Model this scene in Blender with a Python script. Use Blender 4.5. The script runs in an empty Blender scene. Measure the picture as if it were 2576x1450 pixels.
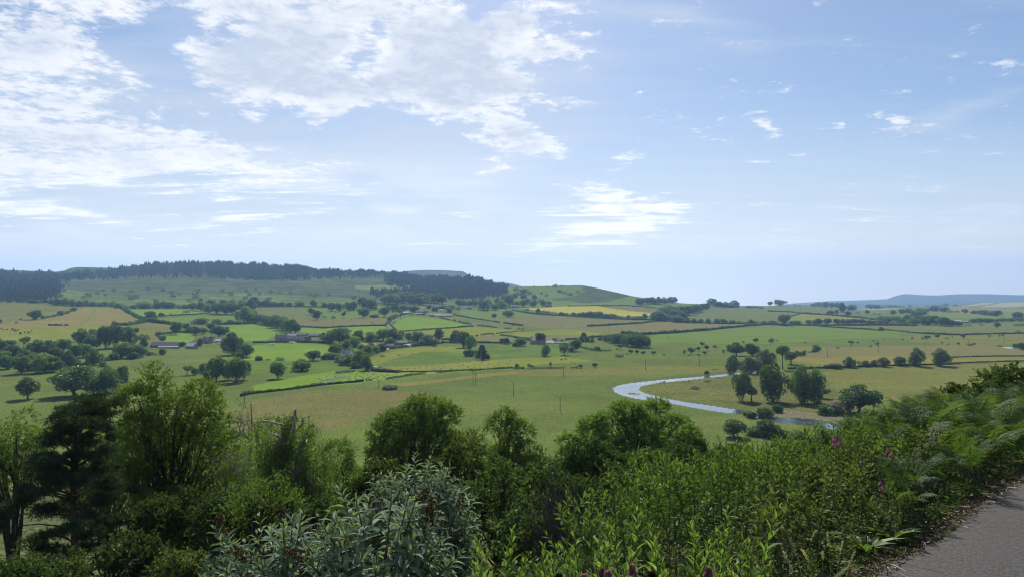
import bpy, math, random
import numpy as np
from mathutils import Vector, Matrix
R = math.radians
SC = bpy.context.scene
COL = SC.collection
F, CX, YH, EYE = 1860.0, 1288.0, 740.0, 58.0      # focal length and horizon of the view, eye height above the flood plain
SUN_EL, SUN_AZ = 41.0, -2.0                        # sun ahead of the viewer (degrees, azimuth from +Y towards +X)

def link(o, parent=None):
    COL.objects.link(o)
    if parent is not None: o.parent = parent
    return o
def tag(o, label=None, cat=None, group=None, kind=None):
    if label: o['label'] = label
    if cat: o['category'] = cat
    if group: o['group'] = group
    if kind: o['kind'] = kind
    return o
def empty(name, loc, rz=0.0, sc=None):
    o = bpy.data.objects.new(name, None); o.empty_display_size = 0.1
    o.location = loc; o.rotation_euler = (0, 0, rz)
    if sc is not None: o.scale = sc
    return link(o)

# ------------------------------------------------------------------ materials
def srgb(r, g, b):
    f = lambda c: (c/255/12.92) if c/255 <= .04045 else ((c/255+.055)/1.055)**2.4
    return (f(r), f(g), f(b), 1.0)
class NT:
    def __init__(s, tree): s.t = tree; s.n = tree.nodes; s.l = tree.links
    def add(s, typ, **kw):
        n = s.n.new(typ)
        for k, v in kw.items(): setattr(n, k, v)
        return n
    def put(s, sock, v):
        if isinstance(v, bpy.types.NodeSocket): s.l.new(v, sock)
        else: sock.default_value = v
    def math(s, op, a, b=0.0, c=None, clamp=False):
        n = s.add('ShaderNodeMath', operation=op, use_clamp=clamp)
        s.put(n.inputs[0], a); s.put(n.inputs[1], b)
        if c is not None: s.put(n.inputs[2], c)
        return n.outputs[0]
    def vmath(s, op, a, b=(0, 0, 0)):
        n = s.add('ShaderNodeVectorMath', operation=op); s.put(n.inputs[0], a); s.put(n.inputs[1], b)
        return n.outputs[0]
    def noise(s, vec, scale, detail=4.0, rough=.55, dist=0.0):
        n = s.add('ShaderNodeTexNoise'); s.put(n.inputs['Vector'], vec)
        n.inputs['Scale'].default_value = scale; n.inputs['Detail'].default_value = detail
        n.inputs['Roughness'].default_value = rough; n.inputs['Distortion'].default_value = dist
        return n.outputs['Fac']
    def ramp(s, x, lo, hi, smooth=True):
        n = s.add('ShaderNodeMapRange', interpolation_type='SMOOTHSTEP' if smooth else 'LINEAR')
        s.put(n.inputs[0], x); s.put(n.inputs[1], lo); s.put(n.inputs[2], hi)
        return n.outputs[0]
    def mix(s, fac, a, b, blend='MIX'):
        n = s.add('ShaderNodeMix', data_type='RGBA', blend_type=blend)
        s.put(n.inputs[0], fac); s.put(n.inputs[6], a); s.put(n.inputs[7], b)
        return n.outputs[2]
def new_mat(name):
    m = bpy.data.materials.new(name); m.use_nodes = True
    m.node_tree.nodes.clear()
    t = NT(m.node_tree); out = t.add('ShaderNodeOutputMaterial')
    return m, t, out
def rgba(c): return c if len(c) == 4 else (c[0], c[1], c[2], 1.0)

def field_mat(name, c1, c2, c3=None, big=60.0, patch=.5, stripes=None, fine=.35, tuft=0.0, tsc=.16, blotch=0.0):
    """grassland: two colours mixed by broad and medium noise, c3 in scattered patches, fine tussock grain"""
    m, t, out = new_mat(name)
    pos = t.add('ShaderNodeNewGeometry').outputs['Position']
    a = t.noise(pos, 1.0/big, 5, .6, .3)
    b = t.noise(pos, 1.0/7.0, 4, .65)
    e = t.noise(pos, 1.0/2.4, 3, .7)
    k = t.math('ADD', t.math('ADD', t.math('MULTIPLY', a, .50), t.math('MULTIPLY', b, .32)), t.math('MULTIPLY', e, .18))
    col = t.mix(t.ramp(k, .40, .60), rgba(c1), rgba(c2))
    if c3 is not None:
        st = t.add('ShaderNodeMapping'); t.put(st.inputs[0], pos); st.inputs['Scale'].default_value = (.5, 1.6, 1); st.inputs['Location'].default_value = (37, 11, 5)
        p = t.noise(st.outputs[0], 1.0/(big*.8), 6, .62, .4)
        p2 = t.math('ADD', t.math('MULTIPLY', p, .7), t.math('ADD', t.math('MULTIPLY', b, .18), t.math('MULTIPLY', e, .12)))
        col = t.mix(t.ramp(p2, .68-.3*patch, .80-.3*patch), col, rgba(c3))
    if stripes:
        ang, width, amt = stripes
        mp = t.add('ShaderNodeMapping'); t.put(mp.inputs[0], pos); mp.inputs['Rotation'].default_value = (0, 0, R(ang))
        w = t.add('ShaderNodeTexWave', wave_type='BANDS', bands_direction='X'); t.put(w.inputs['Vector'], mp.outputs[0])
        w.inputs['Scale'].default_value = 3.14/width/10; w.inputs['Distortion'].default_value = 1.2; w.inputs['Detail Scale'].default_value = .4
        col = t.mix(t.math('MULTIPLY', w.outputs['Fac'], amt), col, rgba(c2), 'MIX')
    g = t.noise(pos, .8, 4, .75)
    col = t.mix(min(.8, fine*1.7), col, t.mix(t.ramp(g, .3, .7), t.mix(.5, col, (0, 0, 0, 1)), t.mix(.35, col, (.55, .6, .25, 1))))
    if blotch:
        bl = t.noise(pos, .014, 7, .68, .3)
        col = t.mix(t.math('MULTIPLY', t.ramp(bl, .40, .60), blotch), col, t.mix(.62, col, (.012, .022, .012, 1)))
    if tuft:
        q = t.noise(pos, tsc, 6, .72)
        col = t.mix(t.math('MULTIPLY', t.ramp(q, .56, .68), tuft), col, (.022, .04, .018, 1))
    d = t.add('ShaderNodeBsdfDiffuse'); t.put(d.inputs[0], col)
    bp = t.add('ShaderNodeBump'); bp.inputs['Strength'].default_value = .5; bp.inputs['Distance'].default_value = .35
    t.put(bp.inputs['Height'], g); t.l.new(bp.outputs[0], d.inputs['Normal'])
    t.l.new(d.outputs[0], out.inputs[0])
    return m

def leaf_mat(name, c1, c2, c3=None, transl=.45, gloss=.06, rough=.45, objvar=.25):
    """foliage: every leaf tinted by its own random value, light passes through it"""
    m, t, out = new_mat(name)
    at = t.add('ShaderNodeAttribute', attribute_name='tint').outputs['Fac']
    oi = t.add('ShaderNodeObjectInfo').outputs['Random']
    col = t.mix(at, rgba(c1), rgba(c2))
    if c3 is not None: col = t.mix(t.ramp(at, .86, .97), col, rgba(c3))
    hs = t.add('ShaderNodeHueSaturation')
    t.put(hs.inputs['Hue'], t.math('ADD', .5-.02*objvar*2, t.math('MULTIPLY', oi, .04*objvar*2)))
    t.put(hs.inputs['Value'], t.math('ADD', 1-objvar*.6, t.math('MULTIPLY', oi, objvar*1.2)))
    t.put(hs.inputs['Color'], col); col = hs.outputs[0]
    d = t.add('ShaderNodeBsdfDiffuse'); t.put(d.inputs[0], col)
    tr = t.add('ShaderNodeBsdfTranslucent')
    br = t.add('ShaderNodeMix', data_type='RGBA', blend_type='MULTIPLY'); br.inputs[0].default_value = 1
    t.put(br.inputs[6], col); br.inputs[7].default_value = (1.5, 1.7, .6, 1)
    t.l.new(br.outputs[2], tr.inputs[0])
    mx = t.add('ShaderNodeMixShader'); mx.inputs[0].default_value = transl
    t.l.new(d.outputs[0], mx.inputs[1]); t.l.new(tr.outputs[0], mx.inputs[2])
    gl = t.add('ShaderNodeBsdfGlossy'); gl.inputs['Roughness'].default_value = rough; gl.inputs[0].default_value = (.55, .62, .6, 1)
    m2 = t.add('ShaderNodeMixShader'); m2.inputs[0].default_value = gloss
    t.l.new(mx.outputs[0], m2.inputs[1]); t.l.new(gl.outputs[0], m2.inputs[2])
    t.l.new(m2.outputs[0], out.inputs[0])
    return m

def rough_mat(name, c1, c2, scale=3.0, rough=.85, bump=.3, metal=0.0, spec=.3, stretch=None):
    m, t, out = new_mat(name)
    co = t.add('ShaderNodeTexCoord').outputs['Object']
    if stretch:
        mp = t.add('ShaderNodeMapping'); t.put(mp.inputs[0], co); mp.inputs['Scale'].default_value = stretch; co = mp.outputs[0]
    n = t.noise(co, scale, 6, .65)
    p = t.add('ShaderNodeBsdfPrincipled'); p.inputs['Roughness'].default_value = rough; p.inputs['Metallic'].default_value = metal
    p.inputs['Specular IOR Level'].default_value = spec
    t.put(p.inputs['Base Color'], t.mix(t.ramp(n, .35, .65), rgba(c1), rgba(c2)))
    if bump:
        b = t.add('ShaderNodeBump'); b.inputs['Strength'].default_value = bump; b.inputs['Distance'].default_value = .02
        t.put(b.inputs['Height'], n); t.l.new(b.outputs[0], p.inputs['Normal'])
    t.l.new(p.outputs[0], out.inputs[0])
    return m

# ------------------------------------------------------------------ mesh assembly
class MB:
    """collects vertices, faces, per-face tint and material slot as numpy blocks; build() links ONE mesh object"""
    def __init__(s): s.v = []; s.f = []; s.n = 0; s.t = []; s.m = []
    def add(s, verts, faces, tint=None, mat=0):
        verts = np.asarray(verts, float).reshape(-1, 3); faces = np.asarray(faces, int)
        s.v.append(verts); s.f.append(faces + s.n); s.n += len(verts)
        nf = len(faces)
        s.t.append(np.full(nf, .5) if tint is None else np.broadcast_to(np.asarray(tint, float), (nf,)))
        s.m.append(np.full(nf, mat))
        return s
    def mesh(s, name, mats, smooth=False):
        me = bpy.data.meshes.new(name)
        V = np.concatenate(s.v) if s.v else np.zeros((0, 3))
        me.vertices.add(len(V)); me.vertices.foreach_set('co', V.astype(np.float32).ravel())
        idx = np.concatenate([f.ravel() for f in s.f]); cnt = np.concatenate([np.full(len(f), f.shape[1]) for f in s.f])
        me.loops.add(len(idx)); me.loops.foreach_set('vertex_index', idx.astype(np.int32))
        me.polygons.add(len(cnt)); st = np.concatenate([[0], np.cumsum(cnt)[:-1]])
        me.polygons.foreach_set('loop_start', st.astype(np.int32)); me.polygons.foreach_set('loop_total', cnt.astype(np.int32))
        for m in (mats if isinstance(mats, (list, tuple)) else [mats]): me.materials.append(m)
        me.polygons.foreach_set('material_index', np.concatenate(s.m).astype(np.int32))
        me.polygons.foreach_set('use_smooth', np.full(len(cnt), bool(smooth)))
        a = me.attributes.new('tint', 'FLOAT', 'FACE'); a.data.foreach_set('value', np.concatenate(s.t).astype(np.float32))
        me.update(calc_edges=True); me.validate()
        return me
    def build(s, name, mats, parent=None, smooth=False):
        return link(bpy.data.objects.new(name, s.mesh(name, mats, smooth)), parent)

def box(mb, c, size, rz=0.0, mat=0):
    """box with centre c, full sizes"""
    x, y, z = [k/2 for k in size]
    V = np.array([(-x,-y,-z),(x,-y,-z),(x,y,-z),(-x,y,-z),(-x,-y,z),(x,-y,z),(x,y,z),(-x,y,z)])
    ca, sa = math.cos(rz), math.sin(rz)
    V = np.c_[V[:,0]*ca-V[:,1]*sa, V[:,0]*sa+V[:,1]*ca, V[:,2]] + np.array(c)
    mb.add(V, [(0,3,2,1),(4,5,6,7),(0,1,5,4),(1,2,6,5),(2,3,7,6),(3,0,4,7)], mat=mat)
def tube(mb, pts, rad, sides=6, mat=0, tint=.5):
    """swept tube through pts with radius per point"""
    P = np.asarray(pts, float); n = len(P); rad = np.broadcast_to(np.asarray(rad, float), (n,))
    T = np.gradient(P, axis=0); T /= np.linalg.norm(T, axis=1)[:, None] + 1e-9
    ref = np.array((0, 0, 1.0)) if abs(T[0][2]) < .9 else np.array((1.0, 0, 0))
    A = np.cross(T, ref); A /= np.linalg.norm(A, axis=1)[:, None] + 1e-9
    B = np.cross(T, A)
    th = np.arange(sides)*2*math.pi/sides
    V = P[:, None, :] + rad[:, None, None]*(A[:, None, :]*np.cos(th)[None, :, None] + B[:, None, :]*np.sin(th)[None, :, None])
    i = np.arange(n-1)[:, None]*sides; j = np.arange(sides)[None, :]; k = (j+1) % sides
    q = np.stack([i+j, i+k, i+sides+k, i+sides+j], -1).reshape(-1, 4)
    mb.add(V.reshape(-1, 3), q, mat=mat, tint=tint)
def unit(v): return v/(np.linalg.norm(v, axis=-1, keepdims=True)+1e-9)
def leaves(mb, P, D, N, L, W, tint, mat=0, fold=.18):
    """one bent diamond leaf (two triangles either side of a fold) per point"""
    n = len(P); L = np.broadcast_to(L, (n,))[:, None]; W = np.broadcast_to(W, (n,))[:, None]
    D = unit(D); S = unit(np.cross(D, N)); N = np.cross(S, D)
    a = P; c = P + D*L; mid = P + D*L*.45 + N*L*fold
    b = mid + S*W*.5; d = mid - S*W*.5
    V = np.stack([a, b, c, d], 1).reshape(-1, 3)
    q = (np.arange(n)*4)[:, None] + np.array([0, 1, 2, 3])[None, :]
    mb.add(V, q, tint=tint, mat=mat)
def blades(mb, P, D, N, L, W, droop, tint, mat=0, seg=3, fold=.25):
    """long leaf with a midrib fold, seg sections, curving down by droop"""
    n = len(P); L = np.broadcast_to(L, (n,))[:, None]; W = np.broadcast_to(W, (n,))[:, None]; droop = np.broadcast_to(droop, (n,))[:, None]
    D = unit(D); S = unit(np.cross(D, N)); N = np.cross(S, D)
    rows = [P[:, None, :]]
    prof = {3: [.85, .8], 4: [.7, 1, .7], 2: [1.0]}[seg]
    for k in range(1, seg):
        u = k/seg; c = P + D*L*u*(1-.25*droop*u) - N*L*droop*u*u
        w = W*.5*prof[k-1]
        rows.append(np.stack([c - S*w + N*w*fold*2, c, c + S*w + N*w*fold*2], 1))
    rows.append((P + D*L*(1-.25*droop) - N*L*droop)[:, None, :])
    V = np.concatenate(rows, 1); m = V.shape[1]
    o = (np.arange(n)*m)[:, None]
    tri = [(0, 2, 1), (0, 3, 2)]; quad = []
    for k in range(seg-2):
        b = 1+3*k; quad += [(b, b+1, b+4, b+3), (b+1, b+2, b+5, b+4)]
    b = 1+3*(seg-2); tip = m-1; tri += [(b, b+1, tip), (b+1, b+2, tip)]
    base = mb.n; tint = np.broadcast_to(np.asarray(tint, float), (n,))
    T = (o[:, None] + np.array(tri)[None]).reshape(-1, 3)
    mb.add(V.reshape(-1, 3), T, tint=np.repeat(tint, len(tri)), mat=mat)
    if quad:
        Q = (o[:, None] + np.array(quad)[None]).reshape(-1, 4) + base
        mb.f.append(Q); mb.t.append(np.repeat(tint, len(quad))); mb.m.append(np.full(len(Q), mat))

# ------------------------------------------------------------------ terrain
def pchip(x, y, xq):
    """monotone cubic along axis 0"""
    x = np.asarray(x, float); y = np.asarray(y, float); h = np.diff(x); sh = (len(h),)+(1,)*(y.ndim-1)
    H = h.reshape(sh); dl = np.diff(y, axis=0)/H; m = np.zeros_like(y)
    s = dl[:-1]*dl[1:] > 0; w1 = 2*H[1:]+H[:-1]; w2 = H[1:]+2*H[:-1]
    with np.errstate(all='ignore'): hm = (w1+w2)/(w1/dl[:-1]+w2/dl[1:])
    m[1:-1] = np.where(s, hm, 0); m[0] = dl[0]; m[-1] = dl[-1]
    i = np.clip(np.searchsorted(x, xq)-1, 0, len(h)-1); t = ((xq-x[i])/h[i]).reshape((-1,)+(1,)*(y.ndim-1)); hh = h[i].reshape(t.shape)
    return (2*t**3-3*t**2+1)*y[i]+(t**3-2*t**2+t)*hh*m[i]+(-2*t**3+3*t**2)*y[i+1]+(t**3-t**2)*hh*m[i+1]
FLAT = lambda d: YH + EYE*F/d
DK = [165, 230, 300, 415, 550, 650, 800, 1000, 1250, 1600, 2000]
TAB = [(-520, 900, 865, 827, 797, 755, 725), (0, 900, 866, 827, 797, 755, 722), (300, 903, 868, 830, 800, 768, 735),
       (600, 905, 874, 838, 806, 772, 742), (900, 905, 874, 838, 806, 774, 747), (1100, 905, 874, 840, 810, 778, 752),
       (1300, 905, 875, 846, 818, 786, 757), (1465, 905, 876, 848, 822, 786, 752), (1650, 905, 876, 850, 826, 798, 771),
       (1900, 905, 876, 851, 829, 804, 783), (2200, 905, 876, 851, 829, 808, 791), (2576, 905, 876, 851, 829, 808, 793), (3110, 905, 876, 851, 829, 808, 793)]
RIDGE = [(-520,678),(0,678),(140,683.5),(160,681),(180,673.5),(198,671.5),(262,673),(295,674),(312,671),(375,664),(430,662),(487,660),(640,665),(719,670),(769,673),(804,681),
         (919,684),(1004,688),(1081,698),(1181,700),(1219,705),(1256,716),(1285,721),(1350,719.5),(1403,718.7),(1443,717),(1465,717),(1503,724),(1558,736),(1588,743),(1620,748),
         (1708,760.7),(1745,763),(1860,768),(1932,768),(1980,765.5),(2032,768),(2157,775),(2220,773),(2307,769.6),(2400,768),(2457,760),(2576,757),(3110,752)]
RIDGED = [(-520,3200),(0,3300),(400,3000),(650,3000),(800,2900),(1000,2900),(1180,2700),(1270,2500),(1350,2300),(1465,2250),(1620,2300),(1750,2500),(1930,2900),(2100,3200),(2300,4000),(2576,5200),(3110,5500)]
def columns(px):
    """row profile under each picture column: knots of (y, depth) from the hill foot to the skyline"""
    px = np.atleast_1d(np.asarray(px, float)); T = np.array(TAB, float)
    near = np.repeat(np.array([FLAT(d) for d in DK[:5]])[None], len(px), 0)
    mid = pchip(T[:, 0], T[:, 1:], px)
    r = np.array(RIDGE); rd = np.array(RIDGED)
    yr = np.interp(px, r[:, 0], r[:, 1]); dr = pchip(rd[:, 0], rd[:, 1], px)
    return np.c_[near, mid, yr], np.c_[np.repeat(np.array(DK, float)[None], len(px), 0), dr]
def ydense(px, nseg):
    """rows between knots: returns y[len(px),rows], d[len(px),rows]"""
    Y, D = columns(px); k = Y.shape[1]
    # interpolate y over knot number with a monotone cubic, ln d linearly (smooth enough, knots are near geometric)
    tq = np.concatenate([np.arange(n)/n + i for i, n in enumerate(nseg)] + [[k-1.0]])
    y = pchip(np.arange(k), Y.T, tq).T; d = np.exp(pchip(np.arange(k), np.log(D).T, tq).T)
    return y, d
GPX = np.arange(-520, 3112, 4.0)
GY, GD = ydense(GPX, [12]*11)
def depth(px, py):
    """ground depth seen at a picture point (valley and hills)"""
    i = int(np.clip(round((px+520)/4), 0, len(GPX)-1))
    return float(np.interp(-py, -GY[i], GD[i]))
def at(px, py, d): return Vector(((px-CX)/F*d, d, EYE-(py-YH)/F*d))
def ground(px, py): return at(px, py, depth(px, py))
A_ = lambda x, y: (x/4, 618.24+y/4)
B_ = lambda x, y: (644+x/4, 618.24+y/4)
C_ = lambda x, y: (1288+x/4, 618.24+y/4)
D_ = lambda x, y: (1932+x/4, 708.4+y/4)
U_ = lambda x, y: (x, y)
def ring(fn, s): 
    v = [float(k) for k in s.replace(',', ' ').split()]
    return [fn(v[i], v[i+1]) for i in range(0, len(v), 2)]
def inside(px, py, poly):
    r = np.zeros(px.shape, bool); n = len(poly)
    for i in range(n):
        x1, y1 = poly[i]; x2, y2 = poly[(i+1) % n]
        if y1 == y2: continue
        c = ((y1 > py) != (y2 > py)) & (px < (x2-x1)*(py-y1)/(y2-y1)+x1)
        r ^= c
    return r
# ------------------------------------------------------------------ fields, drawn as outlines on the ground
G1, G2 = (.075, .125, .030), (.105, .150, .036)
TAN = (.20, .165, .075)
FM = {
 'tan':      field_mat('ripe_hay', (0.199,0.150,0.040), (0.159,0.142,0.031), (0.235,0.165,0.050), 70, .5, tuft=.12, blotch=.12),
 'tanmeadow':field_mat('seeding_grass', (0.138,0.114,0.040), (0.104,0.108,0.028), (0.165,0.125,0.046), 40, .45, tuft=.35, blotch=.2),
 'olive':    field_mat('olive_pasture', (0.111,0.125,0.024), (0.155,0.142,0.031), (0.093,0.121,0.021), 70, .5, tuft=.25, blotch=.25),
 'yellowgreen': field_mat('yellow_green_pasture', (0.197,0.200,0.025), (0.151,0.187,0.023), (0.238,0.187,0.037), 80, .35, fine=.25, blotch=.2),
 'bright':   field_mat('bright_grass', (0.117,0.219,0.018), (0.151,0.243,0.024), (0.189,0.233,0.028), 60, .3, fine=.2, stripes=(38, 12, .4), blotch=.14),
 'green':    field_mat('green_pasture', (0.088,0.158,0.019), (0.120,0.181,0.024), (0.162,0.166,0.033), 70, .35, fine=.28, blotch=.2),
 'rich':     field_mat('lush_bank_grass', (0.057,0.125,0.012), (0.093,0.158,0.015), (0.040,0.086,0.012), 25, .4, tuft=.3, blotch=.35),
 'grey':     field_mat('grey_green_pasture', (0.088,0.116,0.032), (0.120,0.132,0.039), (0.145,0.129,0.044), 70, .4, blotch=.2),
 'brown':    field_mat('brown_ripe_crop', (0.159,0.135,0.052), (0.138,0.127,0.048), (0.121,0.125,0.043), 90, .35, fine=.25, stripes=(70, 18, .35), blotch=.1),
 'yellow':   field_mat('yellow_crop', (0.385,0.331,0.051), (0.335,0.305,0.048), (0.257,0.266,0.045), 50, .35, fine=.2, stripes=(68, 16, .6)),
 'cream':    field_mat('pale_stubble', (.33,.28,.15), (.27,.24,.125), None, 100, .3, fine=.15),
 'moor':     field_mat('hill_moor', (.040,.074,.032), (.072,.112,.040), (.024,.044,.024), 130, .5, tuft=.5, tsc=.045, blotch=.75),
 'scrub':    field_mat('hill_scrub_grass', (0.120,0.175,0.032), (0.073,0.111,0.025), (0.178,0.190,0.040), 45, .5, tuft=.8, tsc=.05, blotch=.6),
 'bracken':  field_mat('bracken_slope', (.032,.055,.026), (.046,.070,.030), (.062,.095,.034), 25, .3, tuft=.4, tsc=.05, blotch=.5),
 'mid':      field_mat('plain_pasture', (0.071,0.116,0.021), (0.106,0.142,0.025), (0.148,0.142,0.032), 100, .4, fine=.32, tuft=.25, tsc=.10, blotch=.28),
 'soil':     field_mat('bare_earth', (0.288,0.186,0.092), (0.240,0.169,0.082), None, 15, .3),
 'lane':     field_mat('lane_tarmac', (.18,.18,.17), (.22,.21,.19), None, 8, .3, fine=.1),
 'gravel':   field_mat('river_gravel', (0.150,0.119,0.092), (0.120,0.099,0.075), (0.074,0.081,0.039), 12, .4, tuft=.4),
 'reed':     field_mat('rushy_bank', (0.046,0.069,0.015), (0.073,0.095,0.021), (0.128,0.111,0.029), 18, .45, tuft=.6),
 'wetland':  field_mat('rough_grass_spit', (0.117,0.111,0.028), (0.088,0.101,0.024), (0.066,0.079,0.018), 18, .55, tuft=.6, blotch=.4),
 'track':    field_mat('dirt_track', (0.270,0.203,0.074), (0.199,0.165,0.054), (0.142,0.153,0.039), 10, .3),
}
def water_mat():
    m, t, out = new_mat('river_water')
    pos = t.add('ShaderNodeNewGeometry').outputs['Position']
    mp = t.add('ShaderNodeMapping'); t.put(mp.inputs[0], pos); mp.inputs['Scale'].default_value = (1, .45, 1)
    n = t.noise(mp.outputs[0], .5, 4, .6); n2 = t.noise(pos, .06, 3, .6)
    p = t.add('ShaderNodeBsdfPrincipled'); p.inputs['Base Color'].default_value = (.07, .085, .095, 1)
    t.put(p.inputs['Roughness'], t.math('ADD', .05, t.math('MULTIPLY', t.ramp(n2, .45, .62), .14))); p.inputs['IOR'].default_value = 1.8
    b = t.add('ShaderNodeBump'); b.inputs['Strength'].default_value = .06; b.inputs['Distance'].default_value = .25
    t.put(b.inputs['Height'], n); t.l.new(b.outputs[0], p.inputs['Normal'])
    t.l.new(p.outputs[0], out.inputs[0]); return m
FM['water'] = water_mat()

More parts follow.
